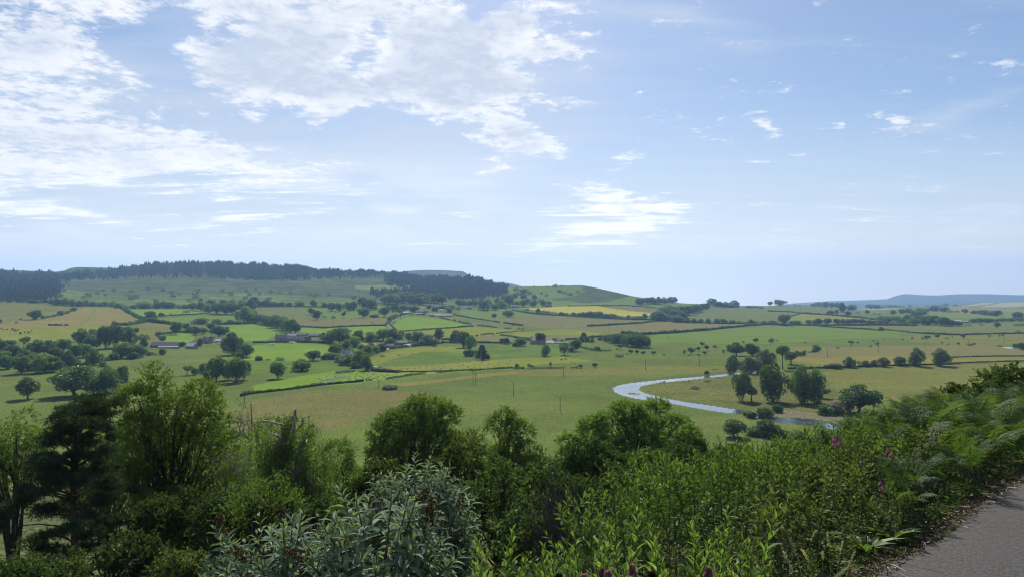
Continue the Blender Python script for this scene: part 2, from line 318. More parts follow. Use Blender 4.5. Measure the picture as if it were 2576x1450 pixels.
# (object name, material, label, outline) - later outlines lie over earlier ones
FIELDS = [
 ('plain', 'mid', 'broad flat green grassland filling the valley floor between the named fields', None),
 ('hillside', 'moor', 'long dull green moorland slope below the conifer ridge', ring(U_, '-560 600 1270 600 1275 722 1240 735 1180 758 1100 757 1000 764 820 763 650 768 520 772 330 773 250 768 120 762 0 757 -560 752')),
 ('hillside', 'scrub', 'paler scrubby lower hillside dotted with dark bushes above the fields', ring(A_, '420 560 640 430 900 470 1300 500 1800 490 2200 480 2576 470 3000 500 3700 520 3700 560 3300 590 2600 590 2000 625 1300 625 900 605 500 590')),
 ('hillside', 'yellowgreen', 'sunny yellow clearing between the dark conifer blocks', ring(B_, '1000 400 1300 395 1600 400 1560 440 1180 445 1000 430')),
 ('hillside', 'green', 'green grassy hill with dark bracken patches under the open sky', ring(C_, '-80 400 0 380 420 395 700 380 1200 480 1360 520 1500 560 1350 590 1000 600 500 612 200 610 -60 560')),
 ('hillside', 'bracken', 'dark bracken covering the steep face of the green hill', ring(C_, '720 405 860 420 1080 465 1210 500 1180 505 1050 530 1000 550 850 570 760 575 660 560 560 545 400 548 420 530 560 510 640 500 700 470 760 450 700 440')),
 ('pasture', 'olive', 'olive rough pasture under the lowest conifers', ring(A_, '-2200 540 0 552 250 575 480 597 760 608 640 680 500 712 300 738 0 772 -2200 770')),
 ('hay_field', 'tan', 'tan hay field with one thin green track running up it', ring(A_, '-2200 775 0 773 300 740 500 716 760 642 880 613 1200 620 1290 680 1370 730 1490 748 1350 775 1130 795 800 803 0 828 -2200 835')),
 ('pasture', 'yellowgreen', 'yellow green cattle pasture below the tan hay field', ring(A_, '-2200 835 0 829 800 804 1130 796 1260 800 1240 860 1050 880 850 900 780 940 640 965 300 970 0 960 -2200 960')),
 ('pasture', 'bright', 'bright green strip of pasture under the scrubby hillside', ring(A_, '1290 640 1500 632 2060 635 2040 670 1880 688 1560 712 1440 700')),
 ('pasture', 'green', 'green pasture beside the big trees under the hillside wood', ring(A_, '1570 735 1900 700 2150 682 2370 680 2560 700 2560 780 2190 780 2000 785 1720 768')),
 ('pasture', 'olive', 'rough tussocky pasture beside the scrubby hedges and small paddock', ring(A_, '1480 760 1720 770 1790 850 1580 890 1600 960 1480 990 1380 940 1300 860 1400 800')),
 ('paddock', 'bright', 'small bright green paddock behind the long grey barn', ring(A_, '1600 892 1780 868 1950 878 1960 940 1900 972 1650 958')),
 ('pasture', 'bright', 'vivid green field beside the narrow strip of woodland', ring(A_, '2210 802 2576 785 2690 800 2780 830 2900 885 2780 892 2680 942 2480 950 2290 885')),
 ('pasture', 'grey', 'grey green field between the strip wood and the hillside hedge', ring(B_, '0 618 440 613 470 640 520 680 690 718 560 740 380 745 200 700 -60 680')),
 ('pasture', 'green', 'green pasture dotted with dark hedgerow trees below the hill', ring(B_, '440 613 640 620 850 640 1200 600 1500 580 1700 600 1650 650 1400 680 1340 715 1000 726 700 726 520 680')),
 ('pasture', 'brown', 'dull tan pasture beside the upper bend of the farm lane', ring(B_, '370 748 700 732 1320 716 1345 750 1310 792 1000 798 680 818 400 803')),
 ('pasture', 'bright', 'bright pasture below the farm lane behind the hamlet trees', ring(B_, '405 812 680 826 1000 806 1300 800 1350 850 1200 872 1000 882 900 870 700 890 450 862')),
 ('pasture', 'bright', 'large bright green field enclosed by the curve of the farm lane', ring(B_, '1378 790 1440 732 1560 705 1700 710 1900 742 2190 800 1800 832 1450 862')),
 ('hay_field', 'yellowgreen', 'pale yellow green field behind the tall lopped tree', ring(B_, '1460 868 1800 838 2180 806 2576 836 2640 860 2576 872 2200 912 1880 936 1850 880 1500 886')),
 ('pasture', 'green', 'green pasture below the village houses', ring(B_, '1980 682 2100 640 2480 640 2700 652 2876 690 2576 712 2240 722 2100 708')),
 ('pasture', 'grey', 'grey rough pasture below the long low barns', ring(B_, '1560 700 1760 690 2100 712 2400 770 2700 795 2700 838 2576 832 2240 800 1950 745')),
 ('crop_field', 'brown', 'wide brown ripe crop field in the middle of the valley', ring(C_, '-340 735 0 716 330 700 900 736 1400 746 1250 772 760 803 540 826 300 824 110 795 0 785')),
 ('crop_field', 'brown', 'second brown crop field below the dark hedge', ring(C_, '540 826 1000 800 1320 776 1500 752 2440 786 1900 838 1400 872 1000 874 760 850')),
 ('crop_field', 'yellow', 'bright yellow crop field behind the line of hedgerow trees', ring(C_, '80 620 600 605 850 602 1200 652 1470 672 1440 692 1360 702 1100 712 900 692 700 676 500 678 300 655')),
 ('crop_field', 'brown', 'grey tan field on the skyline side of the yellow crop', ring(C_, '860 602 1200 599 1490 636 1474 668 1200 650')),
 ('pasture', 'green', 'green skyline field beside the row of round trees', ring(C_, '1200 597 1500 572 1800 570 1980 588 1900 610 1500 632')),
 ('pasture', 'grey', 'sage green sloping field beyond the dark plantation', ring(C_, '1730 740 1780 690 1980 640 2300 613 2680 625 2780 680 2700 745 2400 770')),
 ('hay_field', 'yellowgreen', 'light yellow green strip beside the manor house', ring(C_, '0 870 500 836 1000 878 700 888 400 892 0 912')),
 ('crop_field', 'brown', 'tan strip field behind the manor house', ring(C_, '120 930 400 893 700 889 940 884 780 912 600 932 400 945 200 945')),
 ('crop_field', 'brown', 'small tan field behind the three leafy hamlet trees', ring(B_, '2200 912 2440 893 2576 905 2620 925 2520 950 2210 965')),
 ('pasture', 'bright', 'bright green pasture below the stone farm buildings', ring(B_, '-60 1000 130 985 400 975 775 985 740 1090 640 1110 520 1150 60 1146 -150 1140 -130 1010')),
 ('pasture', 'rich', 'steep deep green bank around the dark round bushes', ring(B_, '-150 1165 300 1165 560 1155 760 1165 880 1190 890 1232 700 1258 500 1275 300 1290 -100 1300')),
 ('pasture', 'yellowgreen', 'yellow green top of the grassy bank inside the curving hedge', ring(B_, '1130 1140 1300 1075 1500 1032 1800 1003 2050 1010 2150 1085 2000 1110 1700 1120 1400 1130 1250 1170 1170 1188')),
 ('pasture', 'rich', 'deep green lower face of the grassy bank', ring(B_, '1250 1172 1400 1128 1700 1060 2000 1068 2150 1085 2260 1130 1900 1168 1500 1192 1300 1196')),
 ('pasture', 'rich', 'green garden slope below the manor house', ring(C_, '-200 1010 0 990 300 985 600 1000 640 1060 400 1100 0 1120 -280 1140')),
 ('sheep_pasture', 'yellowgreen', 'yellow green strip with sheep above the dirt track', ring(B_, '1170 1208 1500 1198 1900 1176 2300 1142 2576 1118 3100 1105 3400 1150 2900 1190 2576 1238 2100 1246 1300 1250')),
 ('sheep_pasture', 'bright', 'bright sheep pasture above the long dark hedge', ring(B_, '-40 1400 300 1330 500 1290 700 1265 900 1238 1100 1262 1400 1278 1700 1272 1900 1268 1560 1310 1250 1350 900 1392 640 1405 400 1440 0 1480')),
 ('dirt_track', 'track', 'pale dirt track between the two dark hedges', ring(B_, '1150 1200 1180 1195 1215 1235 1190 1253 1350 1266 1700 1272 1960 1262 2140 1250 2160 1258 1900 1276 1500 1290 1250 1283 1120 1256')),
 ('pasture', 'green', 'green meadow behind the river bend poplars', ring(C_, '1380 920 1440 885 1900 852 2576 800 2900 800 3500 840 3900 860 3900 905 3300 930 2900 960 2300 980 1900 985 1600 960 1400 990 1370 960')),
 ('pasture', 'grey', 'blue green far field beyond the lone round thorn', ring(D_, '520 442 1500 432 2000 420 2700 400 4800 380 4800 500 2576 512 1800 524 1400 500 1180 478 800 455')),
 ('hay_field', 'olive', 'light olive band of grassland beyond the small thorn trees', ring(D_, '1350 535 1800 528 2576 518 4800 510 4800 600 2576 600 2300 640 2000 640 1500 600')),
 ('hay_field', 'brown', 'tan band of grassland along the line of poles', ring(D_, '150 650 700 655 1200 636 1700 640 2300 645 2576 655 4800 660 4800 740 2576 738 1800 735 1400 740 1000 735 500 760 150 720')),
 ('hay_field', 'tan', 'straw coloured strip behind the row of pollard trees', ring(D_, '150 735 500 765 1000 738 1500 742 1800 740 2576 748 4800 748 4800 800 2576 796 1900 822 1400 834 900 842 600 838 200 790')),
 ('pasture', 'yellowgreen', 'yellow green far field sloping between two hedges', ring(D_, '200 350 320 322 420 325 900 355 1090 392 950 395 640 400 400 405 280 400 210 380')),
 ('pasture', 'grey', 'sage far field behind the tall bare stemmed tree', ring(D_, '-200 290 0 295 300 322 205 352 190 400 -150 425')),
 ('pasture', 'grey', 'grey green ridge field below the skyline mast', ring(D_, '-170 238 200 228 420 243 700 258 760 285 640 330 400 320 0 292 -200 286')),
 ('crop_field', 'cream', 'pale thin crop strip beside the distant roundels of trees', ring(D_, '860 272 1100 266 1340 262 1300 272 1000 280')),
 ('crop_field', 'tan', 'golden far crop field among dark hedgerow trees', ring(D_, '1440 292 1560 270 1800 248 2000 250 2576 275 2700 285 2700 305 2300 303 1990 312 1700 306 1500 304')),
 ('pasture', 'green', 'bluish green far pasture behind the roadside wood', ring(D_, '1560 340 1700 305 2000 312 2300 305 2800 306 2800 360 2300 368 1900 366 1640 362')),
 ('crop_field', 'cream', 'cream crop field high on the farthest rise', ring(D_, '1940 244 2060 222 2180 203 2290 205 2240 222 2100 238')),
 ('crop_field', 'cream', 'second cream crop field beside the first on the far rise', ring(D_, '2110 252 2260 230 2330 208 2460 203 2900 190 2900 244 2576 246 2400 254')),
 ('hay_field', 'tanmeadow', 'dull tan seeding meadow behind the weeping birch', ring(U_, '640 1005 700 994 780 984 960 980 1050 984 1095 992 1050 1000 1010 1018 960 1040 900 1056 840 1082 720 1090 560 1080 600 1030')),
 ('hay_field', 'tanmeadow', 'golden meadow glimpsed between the pine trunks', ring(U_, '-300 1130 0 1150 60 1140 250 1160 330 1180 300 1230 150 1262 0 1290 -300 1280')),
 ('hay_field', 'tan', 'straw coloured streak of meadow below the twin poles', ring(U_, '985 966 1060 958 1130 951 1230 938 1290 932 1420 926 1400 934 1260 944 1160 954 1080 964 1020 970')),
 ('hay_field', 'olive', 'olive strip of meadow under the fence line', ring(U_, '1300 930 1600 921 1830 920 1830 932 1700 940 1500 944 1300 944')),
 ('wetland', 'wetland', 'rough rushy grassland inside the river bend', ring(U_, '1612 972 1660 960 1760 948 1850 940 1960 934 2090 930 2200 985 2140 1035 2050 1046 1960 1040 1890 1034 1800 1018 1720 1006 1660 994 1622 984')),
 ('hay_field', 'olive', 'olive meadow beyond the poplars by the river', ring(U_, '2070 934 2150 922 2300 914 2576 908 3100 902 3100 980 2576 1010 2260 1010 2180 1000 2110 985 2085 960')),
 ('wetland', 'reed', 'dark rushy hollow in the olive meadow', ring(D_, '1290 1118 1400 1105 1520 1103 1640 1112 1720 1125 1640 1150 1500 1162 1400 1158 1330 1142')),
 ('river_bank', 'reed', 'dark undercut outer bank along the river bend', ring(U_, '1524 968 1545 964 1600 955 1700 943 1780 936 1850 931 1850 937 1780 944 1700 951 1640 957 1600 962 1560 968 1540 975 1536 980 1524 976')),
 ('river_bank', 'reed', 'dark rushy inner bank along the lower river', ring(U_, '1720 1004 1800 1014 1860 1024 1890 1030 1960 1030 2110 1040 2180 1060 2120 1062 2060 1052 1990 1042 1890 1040 1860 1034 1800 1024 1720 1012 1640 998 1640 992')),
 ('gravel_bar', 'gravel', 'brownish gravel bar beside the lower river', ring(U_, '1890 1032 1960 1029 2040 1036 2100 1046 2160 1058 2140 1066 2060 1056 1990 1050 1930 1052 1880 1042')),
 ('river', 'water', 'pale sky reflecting river sweeping round the bend', ring(U_, '1850 937 1780 943.5 1700 950.5 1640 956.5 1590 962 1558 967.5 1541 974 1545 983 1565 992 1600 1000 1650 1006 1700 1015 1760 1027 1830 1038 1870 1042 1940 1060 1990 1066 1985 1052 1887 1037 1860 1030 1800 1020 1720 1008 1660 996 1622 986 1606 978 1612 970.5 1650 962.5 1720 955 1780 948 1850 941.5 1905 938 1905 933')),
 ('gravel_bar', 'gravel', 'tiny gravel islet in the middle of the river bend', ring(U_, '1578 987 1590 985.5 1606 987 1615 989.5 1600 990.5 1584 989.5')),
 ('river', 'water', 'lower river reach running beside the gravel bar', ring(U_, '1985 1048 2060 1055 2118 1067 2160 1078 2150 1087 2060 1074 1985 1063')),
 ('river', 'water', 'glint of river behind the pine trunks', ring(U_, '70 1352 110 1343 155 1340 220 1316 277 1308 330 1300 340 1312 280 1330 225 1340 160 1356 110 1362 70 1364')),
 ('river', 'water', 'thin sliver of distant water beyond the far pasture', ring(D_, '2350 655 2400 652 2480 654 2700 660 2700 668 2480 664 2380 662')),
 ('lane', 'lane', 'narrow pale farm lane curving up towards the village', ring(B_, '1368 752 1345 772 1322 792 1345 818 1380 840 1408 858 1424 856 1392 830 1362 808 1346 790 1366 770 1440 725 1540 688 1600 676 1600 670 1530 682')),
 ('track', 'green', 'thin green track running up the tan hay field', ring(A_, '930 622 965 622 955 660 940 690 915 722 870 752 820 790 815 802 798 802 805 780 850 745 895 715 920 690 935 655')),
 ('track', 'olive', 'faint worn path crossing the dull tan meadow', ring(U_, '760 1022 800 1008 845 992 880 981 884 983 850 995 806 1011 764 1025')),
 ('pasture', 'green', 'greener strip along the fence of the tan seeding meadow', ring(U_, '880 1090 960 1076 1060 1068 1060 1082 960 1092 880 1104')),
 ('ditch', 'reed', 'dark rushy ditch line curving across the front meadow', ring(U_, '1200 1042 1225 1038 1262 1040 1258 1046 1225 1047')),
 ('ditch', 'reed', 'faint darker line of rushes in the river meadow', ring(U_, '1310 1076 1400 1074 1480 1084 1480 1087 1400 1078 1310 1079')),
 ('field', 'soil', 'small patch of bare orange soil among the hamlet trees', ring(B_, '1045 965 1120 960 1215 962 1210 982 1120 990 1045 988')),
]
def build_terrain():
    px = np.concatenate([np.arange(-520, -40, 20.0), np.arange(-40, 2620, 3.0), np.arange(2620, 3111, 20.0)])
    y, d = ydense(px, [24, 28, 36, 36, 30, 34, 34, 34, 36, 44, 90])
    z = EYE-(y-YH)/F*d
    # the far side of the skyline, falling away out of sight
    k = np.array([1.004, 1.012, 1.03, 1.06, 1.1, 1.17, 1.27, 1.4])
    db = d[:, -1:]*k[None]; sl = (z[:, -1:]-EYE)/d[:, -1:]
    zb = z[:, -1:] + (np.minimum(sl, 0)-.0)*(db-d[:, -1:]) - .06*(db-d[:, -1:]) - .3*(db-d[:, -1:])**2/d[:, -1:]
    d = np.c_[d, db]; z = np.c_[z, zb]; ny = y.shape[1]
    X = (px[:, None]-CX)/F*d
    nc, nr = d.shape
    # gentle swells so that the ground is never perfectly even
    und = (np.sin(X*.031+d*.012)*np.sin(d*.043-X*.009)*.35 + np.sin(X*.013-d*.021)*.4)*np.clip((d-250)/400, 0, 1)
    z = z + und*np.clip((np.arange(nr)[None] < ny-12), 0, 1)
    V = np.stack([X, d, z], -1)
    i, j = np.meshgrid(np.arange(nc-1), np.arange(nr-1), indexing='ij')
    quad = np.stack([i*nr+j, (i+1)*nr+j, (i+1)*nr+j+1, i*nr+j+1], -1).reshape(-1, 4)
    pc = ((px[:-1]+px[1:])/2)[:, None] + np.zeros((1, nr-1)); yc = np.full((nc-1, nr-1), 640.0)
    yc[:, :ny-1] = (y[:-1, :-1]+y[1:, :-1]+y[:-1, 1:]+y[1:, 1:])/4
    pc, yc = pc.ravel(), yc.ravel()
    back = (j.ravel() >= ny-1)
    wob = np.random.default_rng(5).normal(0, .35, pc.shape)
    fid = np.zeros(pc.shape, int)
    for n, (nm, mt, lb, poly) in enumerate(FIELDS):
        if poly is None: continue
        a = np.array(poly); bb = (pc > a[:, 0].min()-1) & (pc < a[:, 0].max()+1) & (yc > a[:, 1].min()-1) & (yc < a[:, 1].max()+1) & ~back
        ii = np.nonzero(bb)[0]
        fid[ii[inside(pc[ii], (yc+wob*(mt != 'water'))[ii], poly)]] = n
    fid[back & (pc < 1270)] = 1
    V = V.reshape(-1, 3)
    for n, (nm, mt, lb, poly) in enumerate(FIELDS):
        q = quad[fid == n]
        if not len(q): print('EMPTY FIELD', nm, lb); continue
        u, inv = np.unique(q, return_inverse=True)
        mb = MB(); mb.add(V[u], inv.reshape(-1, 4))
        tag(mb.build(nm, FM[mt], smooth=True), lb, nm.replace('_', ' '), kind='structure')
build_terrain()

# far hills, each a solid ridge with a front and a back slope
def far_hill(name, label, outline, d0, dr, base_y, mat):
    px = np.arange(outline[0][0], outline[-1][0]+1, 4.0)
    o = np.array(outline); yr = np.interp(px, o[:, 0], o[:, 1])
    rng = np.random.default_rng(int(d0)); yr = yr + np.convolve(rng.normal(0, .5, len(px)+8), np.ones(9)/9, 'valid')
    rows = []
    for t in np.linspace(0, 1, 22):
        dd = d0+(dr-d0)*t; yy = base_y+(yr-base_y)*(t**.8) + np.sin(px*.05+t*9)*.5*math.sin(math.pi*t)
        rows.append(np.stack([(px-CX)/F*dd, np.full_like(px, dd), EYE-(yy-YH)/F*dd], -1))
    top = rows[-1]
    for k in (1.02, 1.08, 1.2):
        r = top.copy(); r[:, 0] *= k; r[:, 1] *= k; r[:, 2] -= (k-1)*dr*.18; rows.append(r)
    V = np.stack(rows, 1); nc, nr = V.shape[:2]
    i, j = np.meshgrid(np.arange(nc-1), np.arange(nr-1), indexing='ij')
    q = np.stack([i*nr+j, (i+1)*nr+j, (i+1)*nr+j+1, i*nr+j+1], -1).reshape(-1, 4)
    mb = MB(); mb.add(V.reshape(-1, 3), q)
    return tag(mb.build(name, mat, smooth=True), label, 'hill', kind='structure')
HM1 = field_mat('far_heather', (.05, .07, .045), (.075, .10, .055), (.10,.11,.07), 300, .5, fine=.1, tuft=.0)
HM2 = field_mat('far_blue_moor', (.05, .075, .05), (.07, .10, .06), (.03,.045,.035), 700, .4, fine=.1)
far_hill('hill', 'flat topped blue plateau behind the conifer ridge', [(960, 700), (1004, 684), (1019, 682), (1050, 680), (1081, 679), (1120, 679.5), (1164, 682), (1172, 686), (1181, 693), (1200, 700)], 4300, 4800, 712, HM1)
far_hill('hill', 'tiny blue hilltop peeping past the end of the forest', [(1230, 718), (1250, 711.5), (1275, 711), (1292, 714), (1320, 722)], 5000, 5400, 730, HM1)
far_hill('hill', 'long hazy blue hill rising to a steep crag on the far horizon', [(1900, 772), (1990, 762), (2082, 756), (2182, 753.5), (2232, 751), (2245, 746), (2262, 741), (2280, 738.5), (2320, 741), (2360, 741.5), (2420, 738.5), (2490, 739), (2576, 741.5), (2900, 742), (3200, 748)], 7500, 9200, 782, HM2)
far_hill('hill', 'low faint blue ridge below the crag on the far horizon', [(1880, 775), (2000, 767), (2100, 764), (2200, 762), (2260, 764), (2420, 760), (2576, 756), (3100, 752)], 6000, 7000, 784, HM2)
# ------------------------------------------------------------------ sky, sun, air, camera
def make_world():
    w = bpy.data.worlds.new('World'); SC.world = w; w.use_nodes = True
    w.node_tree.nodes.clear(); t = NT(w.node_tree)
    out = t.add('ShaderNodeOutputWorld'); bg = t.add('ShaderNodeBackground')
    sky = t.add('ShaderNodeTexSky', sky_type='NISHITA'); sky.sun_disc = False
    sky.sun_elevation = R(SUN_EL); sky.sun_rotation = R(SUN_AZ); sky.air_density = 1.0; sky.dust_density = .6; sky.ozone_density = 2.2; sky.altitude = 60
    co = t.add('ShaderNodeTexCoord').outputs['Generated']
    sp = t.add('ShaderNodeSeparateXYZ'); t.put(sp.inputs[0], co); x, y, z = sp.outputs
    ay = t.math('MAXIMUM', t.math('ABSOLUTE', y), .05)
    u = t.math('DIVIDE', x, ay); v = t.math('DIVIDE', z, ay)
    cb = t.add('ShaderNodeCombineXYZ'); t.put(cb.inputs[0], u); t.put(cb.inputs[1], v); uv = cb.outputs[0]
    # coordinates on a flat cloud layer overhead
    zz = t.math('ADD', t.math('MAXIMUM', z, 0.0), .10)
    cl = t.add('ShaderNodeCombineXYZ'); t.put(cl.inputs[0], t.math('DIVIDE', x, zz)); t.put(cl.inputs[1], t.math('DIVIDE', y, zz))
    pl = cl.outputs[0]
    wob = t.add('ShaderNodeTexNoise'); t.put(wob.inputs['Vector'], pl); wob.inputs['Scale'].default_value = 1.6; wob.inputs['Detail'].default_value = 6
    wv = t.vmath('SCALE', t.vmath('SUBTRACT', wob.outputs['Color'], (.5, .5, .5))); wv.node.inputs['Scale'].default_value = .22
    uvw = t.vmath('ADD', uv, wv)
    def blob(px, py, sx, sy, rot=0.0, soft='QUADRATIC_SPHERE'):
        m = t.add('ShaderNodeMapping', vector_type='TEXTURE'); t.put(m.inputs[0], uvw)
        m.inputs['Location'].default_value = ((px-CX)/F, (YH-py)/F, 0); m.inputs['Rotation'].default_value = (0, 0, R(rot)); m.inputs['Scale'].default_value = (sx/F, sy/F, 1)
        g = t.add('ShaderNodeTexGradient', gradient_type='SPHERICAL'); t.put(g.inputs[0], m.outputs[0])
        return g.outputs['Fac']
    def total(bl):
        acc = None
        for b in bl:
            k = t.math('MULTIPLY', blob(*b[:5]), b[5]); acc = k if acc is None else t.math('ADD', acc, k)
        return acc
    #   px, py, sx, sy, rotation, amount
    puffs = total([(60, 130, 420, 330, 0, 1.5), (0, 400, 420, 190, 0, 1.2), (480, 420, 520, 140, -8, 1.45), (620, 120, 330, 200, -25, 1.3), (860, 60, 380, 190, 0, 1.5), (250, -150, 900, 240, 0, 1.0),
        (1160, 70, 230, 130, 0, 1.5), (980, 190, 380, 130, -8, 1.35), (1330, 60, 200, 110, 10, 1.0), (700, 210, 200, 90, -20, 1.0), (1190, 210, 330, 110, 6, 1.55), (1400, 160, 140, 50, 12, 1.0), (1230, 290, 220, 110, -25, 1.3), (1290, 370, 170, 50, 8, 1.05), (1390, 415, 50, 70, 15, .9),
        (1050, -120, 700, 200, 0, .9), (410, 70, 120, 150, -35, -1.8), (600, 60, 70, 60, 0, -.8), (920, 110, 70, 110, 20, -1.4), (800, 290, 300, 60, -4, -1.0), (1010, 360, 160, 50, 10, -.8), (330, 60, 60, 120, 35, -.7),
        (1490, 590, 260, 70, 14, 1.35), (1560, 515, 210, 36, 6, 1.2), (110, 547, 150, 22, 4, .75), (590, 545, 60, 14, 0, .6), (620, 565, 90, 16, 0, .6), (640, 590, 90, 16, 0, .55), (450, 588, 150, 14, 0, .6), (800, 572, 70, 12, 0, .5),
        (1602, 246, 50, 20, 6, .85), (1622, 210, 26, 10, 0, .6), (1818, 297, 40, 16, 8, .85), (1897, 248, 40, 22, -20, .7), (1912, 302, 50, 36, 10, .95), (1941, 347, 28, 18, 10, .8), (1650, 352, 50, 26, 8, .85), (2150, 298, 40, 16, 0, .7),
        (1605, 381, 60, 12, 0, .55), (1790, 373, 90, 18, 10, .6), (2262, 262, 100, 34, 10, 1.0), (2270, 288, 90, 26, 10, .85), (2065, 412, 40, 10, 10, .45)])
    veil = total([(200, 350, 700, 330, -6, .9), (950, 440, 520, 120, -5, .85), (700, 380, 400, 120, 0, .5), (1630, 50, 420, 80, -6, .55), (2390, 262, 200, 80, 18, .75), (150, 640, 500, 80, 0, .6), (950, 640, 420, 70, -4, .55), (1900, 640, 420, 60, 0, .5), (1280, 250, 420, 240, 0, .5),
        (1500, 590, 320, 100, 10, .45), (2450, 600, 300, 40, 6, .35), (1150, 250, 500, 260, 0, .5), (700, 60, 800, 300, 0, .55)])
    n1 = t.noise(pl, 4.2, 7, .60, .25); n2 = t.noise(pl, 15.0, 8, .68, .2)
    st = t.add('ShaderNodeMapping'); t.put(st.inputs[0], pl); st.inputs['Scale'].default_value = (.5, 2.0, 1); st.inputs['Rotation'].default_value = (0, 0, R(18))
    n3 = t.noise(st.outputs[0], 2.6, 8, .64, .5)
    low = t.ramp(v, .24, .08)       # towards the horizon the layer is drawn out into streaks
    ncell = t.math('ADD', t.math('MULTIPLY', n1, .50), t.math('MULTIPLY', n2, .50))
    nn = t.math('ADD', t.math('MULTIPLY', ncell, t.math('SUBTRACT', 1.0, t.math('MULTIPLY', low, .75))), t.math('MULTIPLY', n3, t.math('MULTIPLY', low, .75)))
    dens = t.math('ADD', t.math('MULTIPLY', puffs, .58), t.math('MULTIPLY', t.math('SUBTRACT', nn, .575), 3.6))
    cov = t.ramp(dens, -.08, .46)
    vl = t.math('MULTIPLY', t.ramp(t.math('ADD', t.math('MULTIPLY', veil, .62), t.math('MULTIPLY', t.math('SUBTRACT', n3, .56), t.math('ADD', .35, t.math('MULTIPLY', t.ramp(v, .03, .16), .55)))), -.10, .55), .78)
    # blue of the clear sky, paler towards the horizon
    gm = t.add('ShaderNodeMix', data_type='RGBA', blend_type='MULTIPLY'); gm.inputs[0].default_value = 1
    t.put(gm.inputs[6], sky.outputs[0]); gm.inputs[7].default_value = SKYTINT
    clear = t.mix(t.math('MULTIPLY', t.ramp(v, .30, -.02), .80), gm.outputs[2], HORIZ)
    clear = t.mix(t.math('MULTIPLY', t.ramp(v, .13, -.01), .75), clear, (9.2, 8.3, 6.8, 1))
    thick = t.ramp(t.math('ADD', t.math('MULTIPLY', puffs, .26), t.math('MULTIPLY', t.noise(pl, 3.0, 5, .55), .9)), .66, 1.0)
    cell = t.ramp(t.math('ADD', t.math('MULTIPLY', n2, .65), t.math('MULTIPLY', n1, .35)), .36, .60)
    thick = t.math('ADD', t.math('MULTIPLY', thick, .72), t.math('MULTIPLY', t.math('SUBTRACT', 1.0, cell), .55), clamp=True)
    white = t.mix(t.math('MULTIPLY', thick, t.math('SUBTRACT', 1.0, low)), t.mix(low, CLOUDW, (9.6, 9.3, 8.8, 1)), CLOUDG)
    c = t.mix(vl, clear, t.mix(low, CLOUDV, (7.6, 7.6, 7.5, 1)))
    c = t.mix(t.math('MULTIPLY', cov, .95), c, white)
    t.put(bg.inputs[0], c); bg.inputs[1].default_value = SKYSTR
    t.l.new(bg.outputs[0], out.inputs[0])
SKYSTR = .10
SKYTINT = (.575, .595, .635, 1)
CLOUDW = (7.1, 7.1, 7.1, 1); CLOUDG = (4.3, 4.75, 5.5, 1); CLOUDV = (4.4, 4.85, 5.6, 1); HORIZ = (6.1, 6.15, 5.9, 1)
make_world()
sl = bpy.data.lights.new('sun', 'SUN'); sl.energy = 4.4; sl.angle = R(.5); sl.color = (1, .95, .86)
so = link(bpy.data.objects.new('sun', sl))
sd = Vector((math.sin(R(SUN_AZ))*math.cos(R(SUN_EL)), math.cos(R(SUN_AZ))*math.cos(R(SUN_EL)), math.sin(R(SUN_EL))))
so.rotation_euler = sd.to_track_quat('Z', 'Y').to_euler(); so.location = sd*300
def make_haze(dens, col):
    m, t, out = new_mat('valley_haze')
    pv = t.add('ShaderNodeVolumePrincipled'); pv.inputs['Color'].default_value = col; pv.inputs['Density'].default_value = dens; pv.inputs['Anisotropy'].default_value = .25
    t.l.new(pv.outputs[0], out.inputs['Volume'])
    mb = MB(); x0, x1, y0, y1, z0, z1 = -9000, 13000, -120, 13500, -1500, 620
    box(mb, ((x0+x1)/2, (y0+y1)/2, (z0+z1)/2), (x1-x0, y1-y0, z1-z0))
    tag(mb.build('haze', m), 'thin blue summer haze filling the whole valley', 'haze', kind='stuff')
HAZE = True
if HAZE: make_haze(.9e-4, (.36, .59, 1, 1))
cam = bpy.data.cameras.new('camera'); cam.sensor_width = 36; cam.lens = 36*F/2576; cam.shift_y = (YH-725)/2576
cam.clip_start = .1; cam.clip_end = 40000
co = link(bpy.data.objects.new('camera', cam)); co.location = (0, 0, EYE); co.rotation_euler = (R(90), 0, 0); SC.camera = co
SC.view_settings.view_transform = 'Standard'; SC.view_settings.look = 'None'; SC.view_settings.exposure = .56; SC.view_settings.gamma = 1
SC.cycles.use_denoising = True; SC.cycles.pixel_filter_type = 'BLACKMAN_HARRIS'; SC.cycles.filter_width = 1.15
SC.cycles.max_bounces = 6; SC.cycles.diffuse_bounces = 2; SC.cycles.glossy_bounces = 2; SC.cycles.transmission_bounces = 3; SC.cycles.transparent_max_bounces = 6; SC.cycles.volume_bounces = 0
SC.render.film_transparent = False
# ------------------------------------------------------------------ trees, bushes, hedges of the valley
LEAF = {
 'dark':   leaf_mat('dark_leaves', (0.041,0.078,0.020), (0.079,0.133,0.028), (0.133,0.196,0.041), .45),
 'mid':    leaf_mat('green_leaves', (0.061,0.112,0.025), (0.110,0.177,0.036), (0.170,0.239,0.049), .50),
 'light':  leaf_mat('light_leaves', (0.095,0.153,0.031), (0.161,0.230,0.049), (0.227,0.290,0.070), .52),
 'grey':   leaf_mat('willow_leaves', (0.070,0.109,0.053), (0.116,0.163,0.078), (0.186,0.217,0.124), .35),
 'purple': leaf_mat('copper_leaves', (0.034,0.025,0.028), (0.070,0.043,0.050), (0.078,0.078,0.046), .25),
 'conifer':leaf_mat('conifer_needles', (.030,.064,.036), (.078,.125,.062), None, .25),
 'larch':  leaf_mat('larch_needles', (0.062,0.116,0.046), (0.101,0.163,0.056), None, .25),
 'pink':   leaf_mat('dry_pinkish_bush', (0.171,0.132,0.101), (0.248,0.186,0.132), None, .3),
}
BARK = rough_mat('grey_bark', (.055,.045,.036), (.10,.085,.065), 6, .95, .4)
